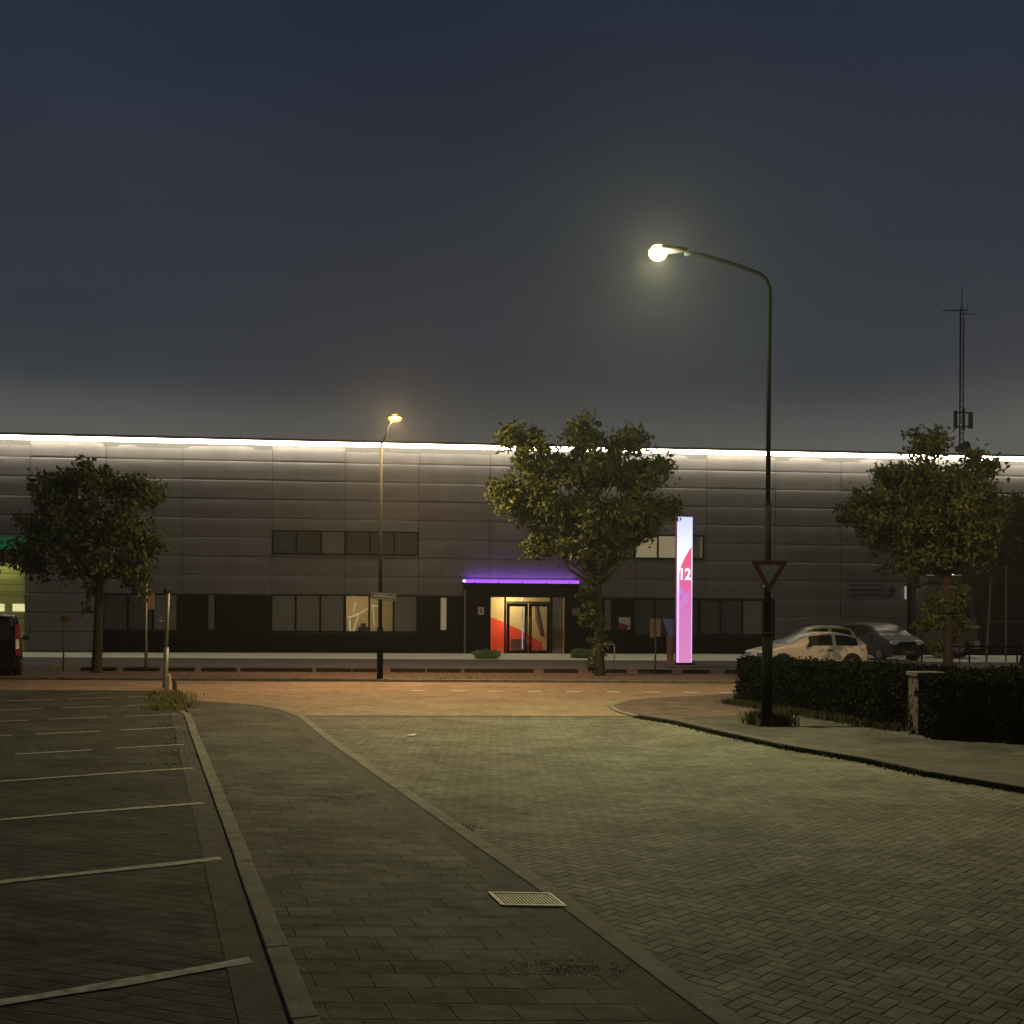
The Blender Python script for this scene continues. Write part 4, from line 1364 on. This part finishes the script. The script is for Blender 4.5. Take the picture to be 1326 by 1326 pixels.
o = MB().box(-.06, .06, -.05, .05, 0, .36).add([(-.06, -.05, .36), (.06, -.05, .36), (.06, .05, .36), (-.06, .05, .36), (0, 0, .40)], [(0, 1, 4), (1, 2, 4), (2, 3, 4), (3, 0, 4)]).build('marker_post', mat('cream marker post', (.42, .36, .24), .7, var=.1), bevel=.01)
o.location = (b2[0] + .03, b2[1] - .1, 0)
tag(o, 'short cream square marker post at the foot of the leaning post', 'post')
b3 = G(226.5, 897)
o = MB().tube([(0, 0, -.05), (0, 0, .30)], .05, 10).ellipsoid((0, 0, .30), (.05, .05, .03), 10, 6).build('stub_post', mat('rotten wood stub', (.10, .055, .03), .9, var=.3), smooth=True)
o.location = (b3[0], b3[1], 0)
tag(o, 'low brown wooden stub standing in the dry corner grass', 'post')
# hoop rail right of big tree
b = G(795.5, 873)
dd = b[1]
o = MB().tube([(0, 0, -.1), (0, 0, hz(796, 836, dd)), (-.03, 0, hz(796, 834.5, dd)), (-.36, 0, hz(784, 834.5, dd)), (-.39, 0, hz(784, 836, dd)), (-.39, 0, -.1)], .018, 8).build('hoop_rail', MT['galv'], smooth=True)
o.location = (b[0], b[1], .055)
tag(o, 'thin grey tree guard hoop at the foot of the large tree', 'rail')
# bent information lectern left of the pillar
b = G(867, 864)
t = thing('information_board', 'slanted blue lit information board on a thick post beside the pink pillar', 'information board', (b[0], b[1], .06))
d = b[1]
A = lambda px, py: (P(px, py, d)[0] - b[0], P(px, py, d)[2] - .06)
MB().prism([(0, 0)] * 0 or [(A(863.5, 860)[0], -.08), (A(872, 860)[0], -.08), (A(872, 860)[0], .08), (A(863.5, 860)[0], .08)], -.05, A(867, 822)[1]).build('post', mat('board post', (.16, .12, .06), .7, var=.2), t)
pp = [A(857, 801), A(877, 801.5), A(877, 824), A(866, 823.5)]
MB().add([(p[0], -.12, p[1]) for p in pp] + [(p[0], -.02, p[1]) for p in pp], [(3, 2, 1, 0), (4, 5, 6, 7)] + [(i, (i + 1) % 4, 4 + (i + 1) % 4, 4 + i) for i in range(4)]).build('panel', mat('blue panel', (.14, .16, .30), .4, var=.1), t)
# round white disc sign at the right
b = (P(1243, 830, 40)[0], 40.0)
t = thing('round_sign', 'small round pale sign on a short post right of the tree trunk by the bay', 'sign', (b[0], b[1], .06))
zc = P(1243, 831, 40)[2] - .06
MB().tube([(0, 0, -.1), (0, 0, zc)], .02, 8).build('post', MT['dark'], t)
MB().tube([(0, -.04, zc), (0, -.03, zc)], .19, 24).build('disc', mat('pale disc', (.16, .13, .11), .6), t)
# paper scrap
b = G(532.5, 953)
o = MB().add([(-.06, -.05, .01), (.05, -.07, .015), (.08, .04, .03), (-.04, .06, .012)], [(0, 1, 2, 3)]).build('paper_scrap', MT['paper'])
sm = o.modifiers.new('thick', 'SOLIDIFY'); sm.thickness = .004
o.location = (b[0], b[1], .002)
tag(o, 'small white paper scrap lying on the brick road', 'litter')

# drain grate in the pavement
q = [G(631.5, 1156, .021), G(714, 1157.5, .021), G(734, 1174.5, .021), G(649, 1173, .021)]
t = thing('drain_grate', 'rectangular pale metal drain grate set in the pavement edge', 'grate', (q[3][0], q[3][1], .021))
ux_ = Vector(q[2]) - Vector(q[3]); uy_ = Vector(q[0]) - Vector(q[3])
wv_, hv_ = ux_.length, uy_.length
def gq(a, b_): 
    p = ux_ * a + uy_ * b_
    return (p.x, p.y)
fm = MB()
e_ = .045
for (a0, a1, c0, c1) in ((0, 1, 0, e_ * 1.4), (0, 1, 1 - e_ * 1.4, 1), (0, e_, e_ * 1.4, 1 - e_ * 1.4), (1 - e_, 1, e_ * 1.4, 1 - e_ * 1.4)):
    fm.prism([gq(a0, c0), gq(a1, c0), gq(a1, c1), gq(a0, c1)], -.03, .008)
grm = mat('pale drain metal', (.42, .40, .30), .55, metal=.2, var=.15, scale=30)
fm.build('frame', grm, t)
bmh = MB()
for k in range(17):
    a0 = e_ + (k + .28) * (1 - 2 * e_) / 17
    a1 = a0 + .46 * (1 - 2 * e_) / 17
    bmh.prism([gq(a0, .07), gq(a1, .07), gq(a1, .93), gq(a0, .93)], -.02, .004)
bmh.build('bars', grm, t)
MB().prism([gq(.01, .01), gq(.99, .01), gq(.99, .99), gq(.01, .99)], -.0035, -.0005).build('pit', MT['dark'], t)

# wheel stops along the front of the lot
ws0 = None
WSL = ['low dark wheel stop directly behind the left tree trunk', 'low dark wheel stop behind the thin post with the brownish sign', 'low dark wheel stop just right of the leaning post',
       'low dark wheel stop, second to the right of the leaning post', 'low dark wheel stop in front of the left edge of the long lower window', 'low dark wheel stop below the dark left panes of the long lower window',
       'low dark wheel stop below the middle of the long lower window', 'low dark wheel stop just left of the orange street lamp foot', 'low dark wheel stop just right of the orange street lamp foot',
       'low dark wheel stop below the narrow window left of the entrance', 'low dark wheel stop in front of the green plant clump left of the doors', 'low dark wheel stop straight in front of the entrance doors',
       'low dark wheel stop left of the big tree trunk', 'low dark wheel stop right behind the big tree trunk and hoop rail', 'low dark wheel stop behind the brown double panel sign', 'low dark wheel stop just right of the pink pillar foot',
       'low dark wheel stop, last before the hedge']
stops = ((104, 150), (159, 202), (217, 251), (260, 300), (311, 350), (358, 399), (409, 448), (456, 487), (505, 543), (552, 589), (601, 638), (646, 683), (704, 741), (767, 803), (826, 862), (885, 920), (940, 975))
for i, (xa, xb) in enumerate(stops):
    a, b = G(xa, 870.2 + (xa - 480) * .004, .06), G(xb, 870.2 + (xb - 480) * .004, .06)
    if ws0 is None or abs((b[0] - a[0]) - 1.0) > .12:
        Lw = b[0] - a[0]
        m = MB()
        prof = [(-.10, 0), (-.085, .11), (.085, .11), (.10, 0)]
        vs, fs = [], []
        for (x, k_) in ((0, .9), (.06, 1), (Lw - .06, 1), (Lw, .9)):
            vs += [(x, p[0] * k_, p[1] * k_) for p in prof]
        for r_ in range(3):
            for c_ in range(4):
                fs.append((r_ * 4 + c_, r_ * 4 + (c_ + 1) % 4, (r_ + 1) * 4 + (c_ + 1) % 4, (r_ + 1) * 4 + c_))
        fs += [(0, 1, 2, 3), (15, 14, 13, 12)]
        o = m.add(vs, fs).build('wheel_stop', MT['stop'])
        if abs(Lw - 1.0) <= .12: ws0 = o
    else:
        o = ws0.copy(); COL.objects.link(o)
    o.location = (a[0], a[1] + .1, .06)
    tag(o, WSL[i], 'wheel stop', 'wheel stops along the parking lot')

# ------------------------------------------------------------------ vehicles
def interp(pts, x):
    if x <= pts[0][0]: return pts[0][1]
    for (a, b), (c, d_) in zip(pts[:-1], pts[1:]):
        if x <= c:
            t = (x - a) / (c - a)
            t = t * t * (3 - 2 * t) * .35 + t * .65
            return b + (d_ - b) * t
    return pts[-1][1]
def car(name, label, cat, loc, rz, Lc, Wc, top, belt, paint, side_wins, screen, rear, wheels, wr, extras, low=.22, tum=.17, nose=.35):
    """top: roofline points (x from rear 0 to front Lc, z); belt: beltline height (rear, front)"""
    t = thing(name, label, cat, loc, rz)
    hw = Wc / 2
    def Wx(x):
        e = min(x, Lc - x)
        k = 1 - .16 * max(0, 1 - e / nose) ** 2
        return hw * k
    def beltz(x): return min(belt[0] + (belt[1] - belt[0]) * x / Lc, interp(top, x) - .03)
    def S(x, s, off=0.0):
        zt = interp(top, x); zb = beltz(x); w = Wx(x) + off
        zl = low + .10 * max(0, 1 - min(x, Lc - x) / .3)
        if s < .5:
            q = s / .5
            return (w * (1 - .05 * (1 - q) ** 2 - .03 * q ** 4), zl + (zb - zl) * q)
        fr = max(0, min(1, (zt - zb) / .45))
        if s < .8:
            q = (s - .5) / .3
            return (w * .97 - tum * fr * q ** 1.2 + off * .3, zb + (zt - zb - .05 * fr) * q)
        q = (s - .8) / .2
        y0 = w * .97 - tum * fr
        return (y0 * (1 - q) if q > 0 else y0, zb + (zt - zb - .05 * fr) + .05 * fr * math.sin(q * math.pi / 2) + off)
    NS, NR = 44, 26
    def grid(xs, ss, side, off):
        vs = []
        for x in xs:
            for s in ss:
                y, z = S(x, s, off)
                vs.append((x - Lc / 2, side * y, z))
        n = len(ss)
        fs = []
        for i in range(len(xs) - 1):
            for j in range(n - 1):
                f_ = (i * n + j, i * n + j + 1, (i + 1) * n + j + 1, (i + 1) * n + j)
                fs.append(f_ if side > 0 else f_[::-1])
        return vs, fs
    xs = [Lc * (.5 - .5 * math.cos(math.pi * i / NS)) for i in range(NS + 1)]
    ss = [j / NR for j in range(NR + 1)]
    m = MB()
    for side in (1, -1):
        m.add(*grid(xs, ss, side, 0))
    # close front, rear and underside
    for x in (0, Lc):
        ring = [(x - Lc / 2, S(x, s)[0], S(x, s)[1]) for s in ss] + [(x - Lc / 2, -S(x, s)[0], S(x, s)[1]) for s in ss[::-1]]
        m.add(ring, [tuple(range(len(ring)))])
    und = [(x - Lc / 2, S(x, 0)[0], S(x, 0)[1]) for x in xs] + [(x - Lc / 2, -S(x, 0)[0], S(x, 0)[1]) for x in xs[::-1]]
    m.add(und, [tuple(range(len(und)))])
    body = m.build('body', paint, t, smooth=True)
    bv = body.modifiers.new('es', 'EDGE_SPLIT'); bv.split_angle = R(50)
    for (a, b_) in side_wins:
        for side in (1, -1):
            MB().add(*grid([a + (b_ - a) * i / 8 for i in range(9)], [.53 + .23 * j / 5 for j in range(6)], side, .006)).build('side_window', MT['carglass'], t, smooth=True)
    for nm, (a, b_) in (('windscreen', screen), ('rear_window', rear)):
        mm = MB()
        for side in (1, -1):
            mm.add(*grid([a + (b_ - a) * i / 8 for i in range(9)], [.815 + .185 * j / 5 for j in range(6)], side, .008))
        mm.build(nm, MT['carglass'], t, smooth=True)
    # bumper trim strips front and rear
    for nm, x_, sgn in (('front_bumper', Lc, 1), ('rear_bumper', 0, -1)):
        xx = x_ - Lc / 2
        w = Wx(x_) * .98
        MB().box(min(xx - sgn * .10, xx + sgn * .05), max(xx - sgn * .10, xx + sgn * .05), -w, w, low + .02, low + .30).build(nm, MT['trim'] if extras.get('trim_bumper') else paint, t, bevel=.03)
    # wheels
    for x in wheels:
        for side in (1, -1):
            wy = side * (hw - .10)
            wh = MB().tube([(x - Lc / 2, wy - .10, wr), (x - Lc / 2, wy + .115, wr)], wr, 24).build('wheel', MT['rubber'], t)
            yo = side * (hw + .018)
            MB().tube([(x - Lc / 2, yo - side * .02, wr), (x - Lc / 2, yo + side * .004, wr)], wr * .62, 18).build('rim', MT['rim'], wh)
            MB().tube([(x - Lc / 2, side * (hw - .12), wr + .02), (x - Lc / 2, side * (hw + .004), wr + .02)], wr + .055, 24).build('wheel_arch', MT['trim'], t)
    # mirrors
    mx_ = extras.get('mirror', .7) * Lc
    for side in (1, -1):
        zb = beltz(mx_) + .08
        MB().ellipsoid((mx_ - Lc / 2, side * (hw + .10), zb), (.07, .10, .08), 12, 8).box(mx_ - Lc / 2 - .02, mx_ - Lc / 2 + .02, min(side * (hw - .06), side * (hw + .06)), max(side * (hw - .06), side * (hw + .06)), zb - .05, zb - .02).build('mirror', MT['trim'] if not extras.get('paint_mirror') else paint, t, smooth=True)
    for side in (1, -1):
        z = extras.get('hz', .62)
        w = Wx(Lc - .1)
        MB().ellipsoid((Lc / 2 - .08, side * (w - .22), z), (.14, .24, extras.get('hh', .09)), 14, 8).build('headlight', MT['headlamp'], t, smooth=True)
        z = extras.get('tz', .75)
        MB().box(-Lc / 2 - .02, -Lc / 2 + .10, min(side * (hw - .10), side * (hw - .26)), max(side * (hw - .10), side * (hw - .26)), z - .10, z + .12).build('tail_light', MT['tail'], t, bevel=.03)
    # door seams and handles
    for x in extras.get('doors', []):
        for side in (1, -1):
            pts = [(x - Lc / 2, side * (S(x, s, .003)[0]), S(x, s, .003)[1]) for s in (.15, .3, .45, .5)]
            MB().tube(pts, .006, 5).build('door_seam', MT['trim'], t)
            MB().box(x - Lc / 2 + .06, x - Lc / 2 + .24, min(side * (hw - .03), side * (hw + .02)), max(side * (hw - .03), side * (hw + .02)), beltz(x) - .13, beltz(x) - .09).build('door_handle', MT['trim'], t)
    MB().box(Lc / 2 + .05, Lc / 2 + .065, -.26, .26, low + .12, low + .23).build('number_plate', MT['plate'], t)
    if extras.get('grille'):
        MB().box(Lc / 2 - .05, Lc / 2 + .02, -.42, .42, extras['hz'] - .12, extras['hz'] + .03).build('grille', MT['dark'], t, bevel=.02)
        MB().box(Lc / 2 + .0, Lc / 2 + .03, -.55, .55, extras['hz'] + .035, extras['hz'] + .065).build('grille_bar', MT['headlamp'], t, bevel=.01)
    return t
# silver hatchback lit orange, nose to the left
cx = P(1044, 852, 34.6)
car('hatchback_car', 'small pale three door hatchback glowing orange under the street light, half hidden by the hedge', 'car', (cx[0], 34.6, .06), R(180 + 9), 3.75, 1.60,
    [(0, .60), (.02, .82), (.12, .98), (.35, 1.16), (.70, 1.29), (1.1, 1.335), (1.7, 1.335), (2.05, 1.29), (2.35, 1.16), (2.85, .89), (3.15, .82), (3.55, .72), (3.72, .58), (3.75, .46)],
    (.84, .82), MT['p_silver'], [(.42, 1.18), (1.30, 2.12)], (2.12, 2.80), (.06, .45), (.62, 3.05), .28,
    dict(mirror=.575, hz=.62, tz=.80, doors=(1.28,), trim_bumper=True), tum=.16)
# far end: yellow car behind it
cx = P(1049, 850, 38.5)
car('hatchback_car', 'small yellow car parked behind the orange lit hatchback, only its cabin showing', 'car', (cx[0], 38.5, .06), R(180 + 6), 3.2, 1.50,
    [(0, .70), (.03, 1.0), (.12, 1.28), (.28, 1.45), (.6, 1.52), (1.3, 1.53), (1.7, 1.47), (2.0, 1.33), (2.40, 1.03), (2.8, .93), (3.12, .78), (3.2, .55)],
    (.98, .96), MT['p_yellow'], [(.30, 1.05), (1.18, 1.88)], (1.84, 2.36), (.06, .30), (.55, 2.6), .27,
    dict(mirror=.62, hz=.68, tz=.85, doors=(1.12,)), tum=.16)
# grey tall hatchback in three-quarter front view
cx = P(1150, 850, 44.3)
car('compact_car', 'dark grey tall compact car parked with its front and bright headlamps to the street', 'car', (cx[0] + .1, 45.6, .06), R(-76), 4.05, 1.76,
    [(0, .80), (.03, 1.15), (.15, 1.45), (.4, 1.60), (1.0, 1.66), (1.9, 1.65), (2.4, 1.56), (2.75, 1.38), (3.25, 1.10), (3.6, 1.0), (3.92, .86), (4.05, .62)],
    (1.05, 1.0), MT['p_grey'], [(.38, 1.35), (1.45, 2.55)], (2.45, 3.22), (.08, .42), (.72, 3.3), .31,
    dict(mirror=.66, hz=.80, hh=.12, tz=1.0, doors=(1.4, 2.5), paint_mirror=True, grille=True), tum=.15)
# black van at the left edge, seen from behind
vx = G(27, 878)
vw = 1.80
hdg = R(90 + 25)
vt = car('delivery_van', 'black van seen from behind at the left edge, its right tail light showing', 'van', (vx[0] - math.cos(R(25)) * vw / 2 - math.sin(R(25)) * 2.15, vx[1] - math.sin(R(25)) * vw / 2 + math.cos(R(25)) * 2.15, 0), hdg, 4.3, vw,
    [(0, 1.70), (.03, 1.76), (.3, 1.82), (1.5, 1.84), (2.5, 1.80), (3.0, 1.55), (3.4, 1.18), (3.8, 1.05), (4.2, .90), (4.3, .7)],
    (1.02, 1.0), MT['p_black'], [(.3, 1.4), (1.5, 2.6)], (2.55, 3.35), (.02, .25), (.75, 3.35), .32,
    dict(mirror=.68, hz=.8, hh=.12, tz=-5, doors=(1.45, 2.6)), tum=.10)
for c_ in list(vt.children):
    if c_.name.startswith('tail_light') or c_.name.startswith('number_plate') or c_.name.startswith('rear_window'):
        bpy.data.objects.remove(c_)
for side in (1, -1):
    y0, y1 = sorted((side * (vw / 2 - .17), side * (vw / 2 - .02)))
    tl_ = MB().box(-2.19, -2.02, y0, y1, .62, 1.52).build('tail_light', MT['tail'], vt, bevel=.04)
    MB().box(-2.205, -2.185, y0 + .03, y1 - .03, .82, 1.10).build('reversing_lens', MT['headlamp'], tl_, bevel=.008)
MB().box(-2.17, -2.14, -.62, .62, 1.10, 1.58).build('rear_window', MT['carglass'], vt, bevel=.02)
MB().box(-2.165, -2.14, -.27, .27, .55, .67).build('number_plate', MT['trim'], vt)
MB().tube([(-2.16, 0, .50), (-2.16, 0, 1.72)], .006, 6).build('door_seam', MT['dark'], vt)

# truck in the bay, cab towards the right
tp = P(1228, 850, 47)
tr = thing('lorry', 'off white lorry cab standing in the dark loading bay behind the right tree', 'lorry', (tp[0] + .5, 49.0, .06), R(-14))
cab = MB()
side = [(-.9, .75), (-1.0, 1.6), (-1.0, 3.15), (-.75, 3.45), (.9, 3.45), (1.15, 3.3), (1.35, 2.0), (1.4, 1.3), (1.4, .55), (-.9, .55)]
n = len(side)
cab.add([(p[0], -1.2, p[1]) for p in side] + [(p[0], 1.2, p[1]) for p in side], [tuple(range(n - 1, -1, -1)), tuple(range(n, 2 * n))] + [(i, (i + 1) % n, n + (i + 1) % n, n + i) for i in range(n)])
cab.build('cab', MT['p_truck'], tr, bevel=.06)
MB().add([(.05, -1.215, 1.75), (1.15, -1.215, 1.75), (1.02, -1.215, 2.65), (.2, -1.215, 2.75)], [(0, 1, 2, 3)]).build('side_window', MT['carglass'], tr)
MB().add([(1.375, -1.05, 1.75), (1.375, 1.05, 1.75), (1.262, 1.05, 2.8), (1.262, -1.05, 2.8)], [(0, 1, 2, 3)]).build('windscreen', MT['carglass'], tr)
MB().box(1.20, 1.50, -1.2, 1.2, .45, .85).build('bumper', MT['white'], tr, bevel=.05)
MB().box(.9, 1.5, -1.22, -1.205, 1.42, 1.52).build('side_stripe', MT['white'], tr)
MB().box(-.9, .8, -1.0, 1.0, 3.46, 3.9).build('wind_deflector', MT['p_truck'], tr, bevel=.12)
MB().box(1.25, 1.42, -1.45, -1.25, 1.9, 2.5).build('mirror', MT['trim'], tr, bevel=.03)
MB().box(-3.6, -1.05, -.5, .5, .75, 1.0).build('chassis', MT['trim'], tr)
for x in (.55, -2.6):
    for s_ in (-1, 1):
        wh = MB().tube([(x, s_ * 1.18 - .14, .5), (x, s_ * 1.18 + .14, .5)], .5, 22).build('wheel', MT['rubber'], tr)
        MB().tube([(x, s_ * 1.325, .5), (x, s_ * 1.34, .5)], .26, 16).build('rim', MT['rim'], wh)
MB().ellipsoid((1.5, -.85, .66), (.03, .14, .08), 10, 6).build('headlight', MT['headlamp'], tr, smooth=True)
# fence in front of the bay: low rail and tall thin posts
fx = P(1192, 845, 43)
fe = thing('wire_fence', 'dark low double rail barrier with tall pale posts at the right of the hall', 'fence', (fx[0], 43.0, .06))
wd_ = 14
MB().box(0, wd_, -.03, .03, .62, .70).build('rail', MT['dark'], fe)
MB().box(0, wd_, -.03, .03, .30, .38).build('rail', MT['dark'], fe)
for k in range(8):
    MB().box(k * 2.0, k * 2.0 + .07, -.05, -.032, 0, .78).build('rail_post', MT['dark'], fe)
xa = P(1281.5, 835, 43)[0] - fx[0]; xb = P(1288, 748, 43)
MB().tube([(xa, .3, 0), (xb[0] - fx[0], .3, xb[2])], .045, 8).build('post', MT['galv'], fe)
for px in (1307, 1345):
    xa = P(px, 835, 43)
    MB().tube([(xa[0] - fx[0], .3, 0), (xa[0] - fx[0], .3, P(px, 715, 43)[2])], .035, 8).build('post', MT['galv'], fe)
z = P(1290, 806.5, 43)[2]
MB().box(P(1276, 800, 43)[0] - fx[0], wd_, .26, .285, z - .02, z + .02).build('wire_rail', MT['galv'], fe)

# ------------------------------------------------------------------ antenna mast behind the hall
dm_ = 95.0
mb = P(1243, 800, dm_)
mt = thing('antenna_mast', 'thin lattice radio mast with crossbar and panel antennas rising behind the hall', 'mast', (mb[0], dm_, 0))
mz = lambda y: P(1243, y, dm_)[2]
lt = MB()
zt = mz(402)
rw = .20
legs = [(rw * math.cos(a), rw * math.sin(a)) for a in (R(90), R(210), R(330))]
for (x, y) in legs:
    lt.tube([(x, y, 0), (x, y, zt)], .05, 6)
k = 0; z = 8.0
while z < zt - .6:
    for i in range(3):
        a, b_ = legs[i], legs[(i + 1) % 3]
        lt.tube([(a[0], a[1], z), (b_[0], b_[1], z + .5)], .025, 4)
        lt.tube([(b_[0], b_[1], z + .5), (a[0], a[1], z + 1.0)], .025, 4)
    z += 1.0
lt.build('lattice', MT['mast'], mt)
MB().tube([(0, 0, zt), (0, 0, mz(372))], .035, 6).build('whip_aerial', MT['mast'], mt)
cb_ = MB().tube([(P(1221, 402, dm_)[0] - mb[0], 0, zt), (P(1253, 402, dm_)[0] - mb[0], 0, zt)], .05, 6).tube([(0, .3, zt - .2), (P(1264, 405, dm_)[0] - mb[0], .3, zt - .25)], .045, 6)
cb_.tube([(P(1253, 402, dm_)[0] - mb[0], 0, zt), (P(1253, 402, dm_)[0] - mb[0], 0, zt + .6)], .03, 6)
cb_.build('crossbar', MT['mast'], mt)
for (xa, xb_, ya, yb_) in ((1233, 1237, 533, 556), (1244, 1247, 530, 558), (1252, 1257, 535, 556)):
    a, b_ = P(xa, ya, dm_), P(xb_, yb_, dm_)
    MB().box(a[0] - mb[0], b_[0] - mb[0], -.5, -.25, b_[2], a[2]).build('panel_antenna', MT['mast'], mt, bevel=.04)
MB().box(P(1234, 540, dm_)[0] - mb[0], P(1256, 540, dm_)[0] - mb[0], -.25, -.18, mz(536), mz(534)).box(P(1234, 540, dm_)[0] - mb[0], P(1256, 540, dm_)[0] - mb[0], -.25, -.18, mz(554), mz(552)).build('antenna_frame', MT['mast'], mt)
MB().tube([(.4, -.3, mz(578)), (-.7, -.9, mz(584))], [.45, .30], 12).build('dish', MT['mast'], mt)

# ------------------------------------------------------------------ thin night haze
hm = bpy.data.materials.new('night haze')
hm.use_nodes = True
t_ = hm.node_tree
t_.nodes.clear()
ho = nd(t_, 'ShaderNodeOutputMaterial')
pv = nd(t_, 'ShaderNodeVolumePrincipled')
pv.inputs['Color'].default_value = (.95, .96, .95, 1)
pv.inputs['Density'].default_value = .00060
pv.inputs['Anisotropy'].default_value = 0.72
t_.links.new(pv.outputs[0], ho.inputs['Volume'])
hz_ = MB().box(-172, 192, -21, 192, -1.1, 36.0).build('haze', hm)
tag(hz_, 'thin night haze over the whole place', 'haze', None, 'stuff')
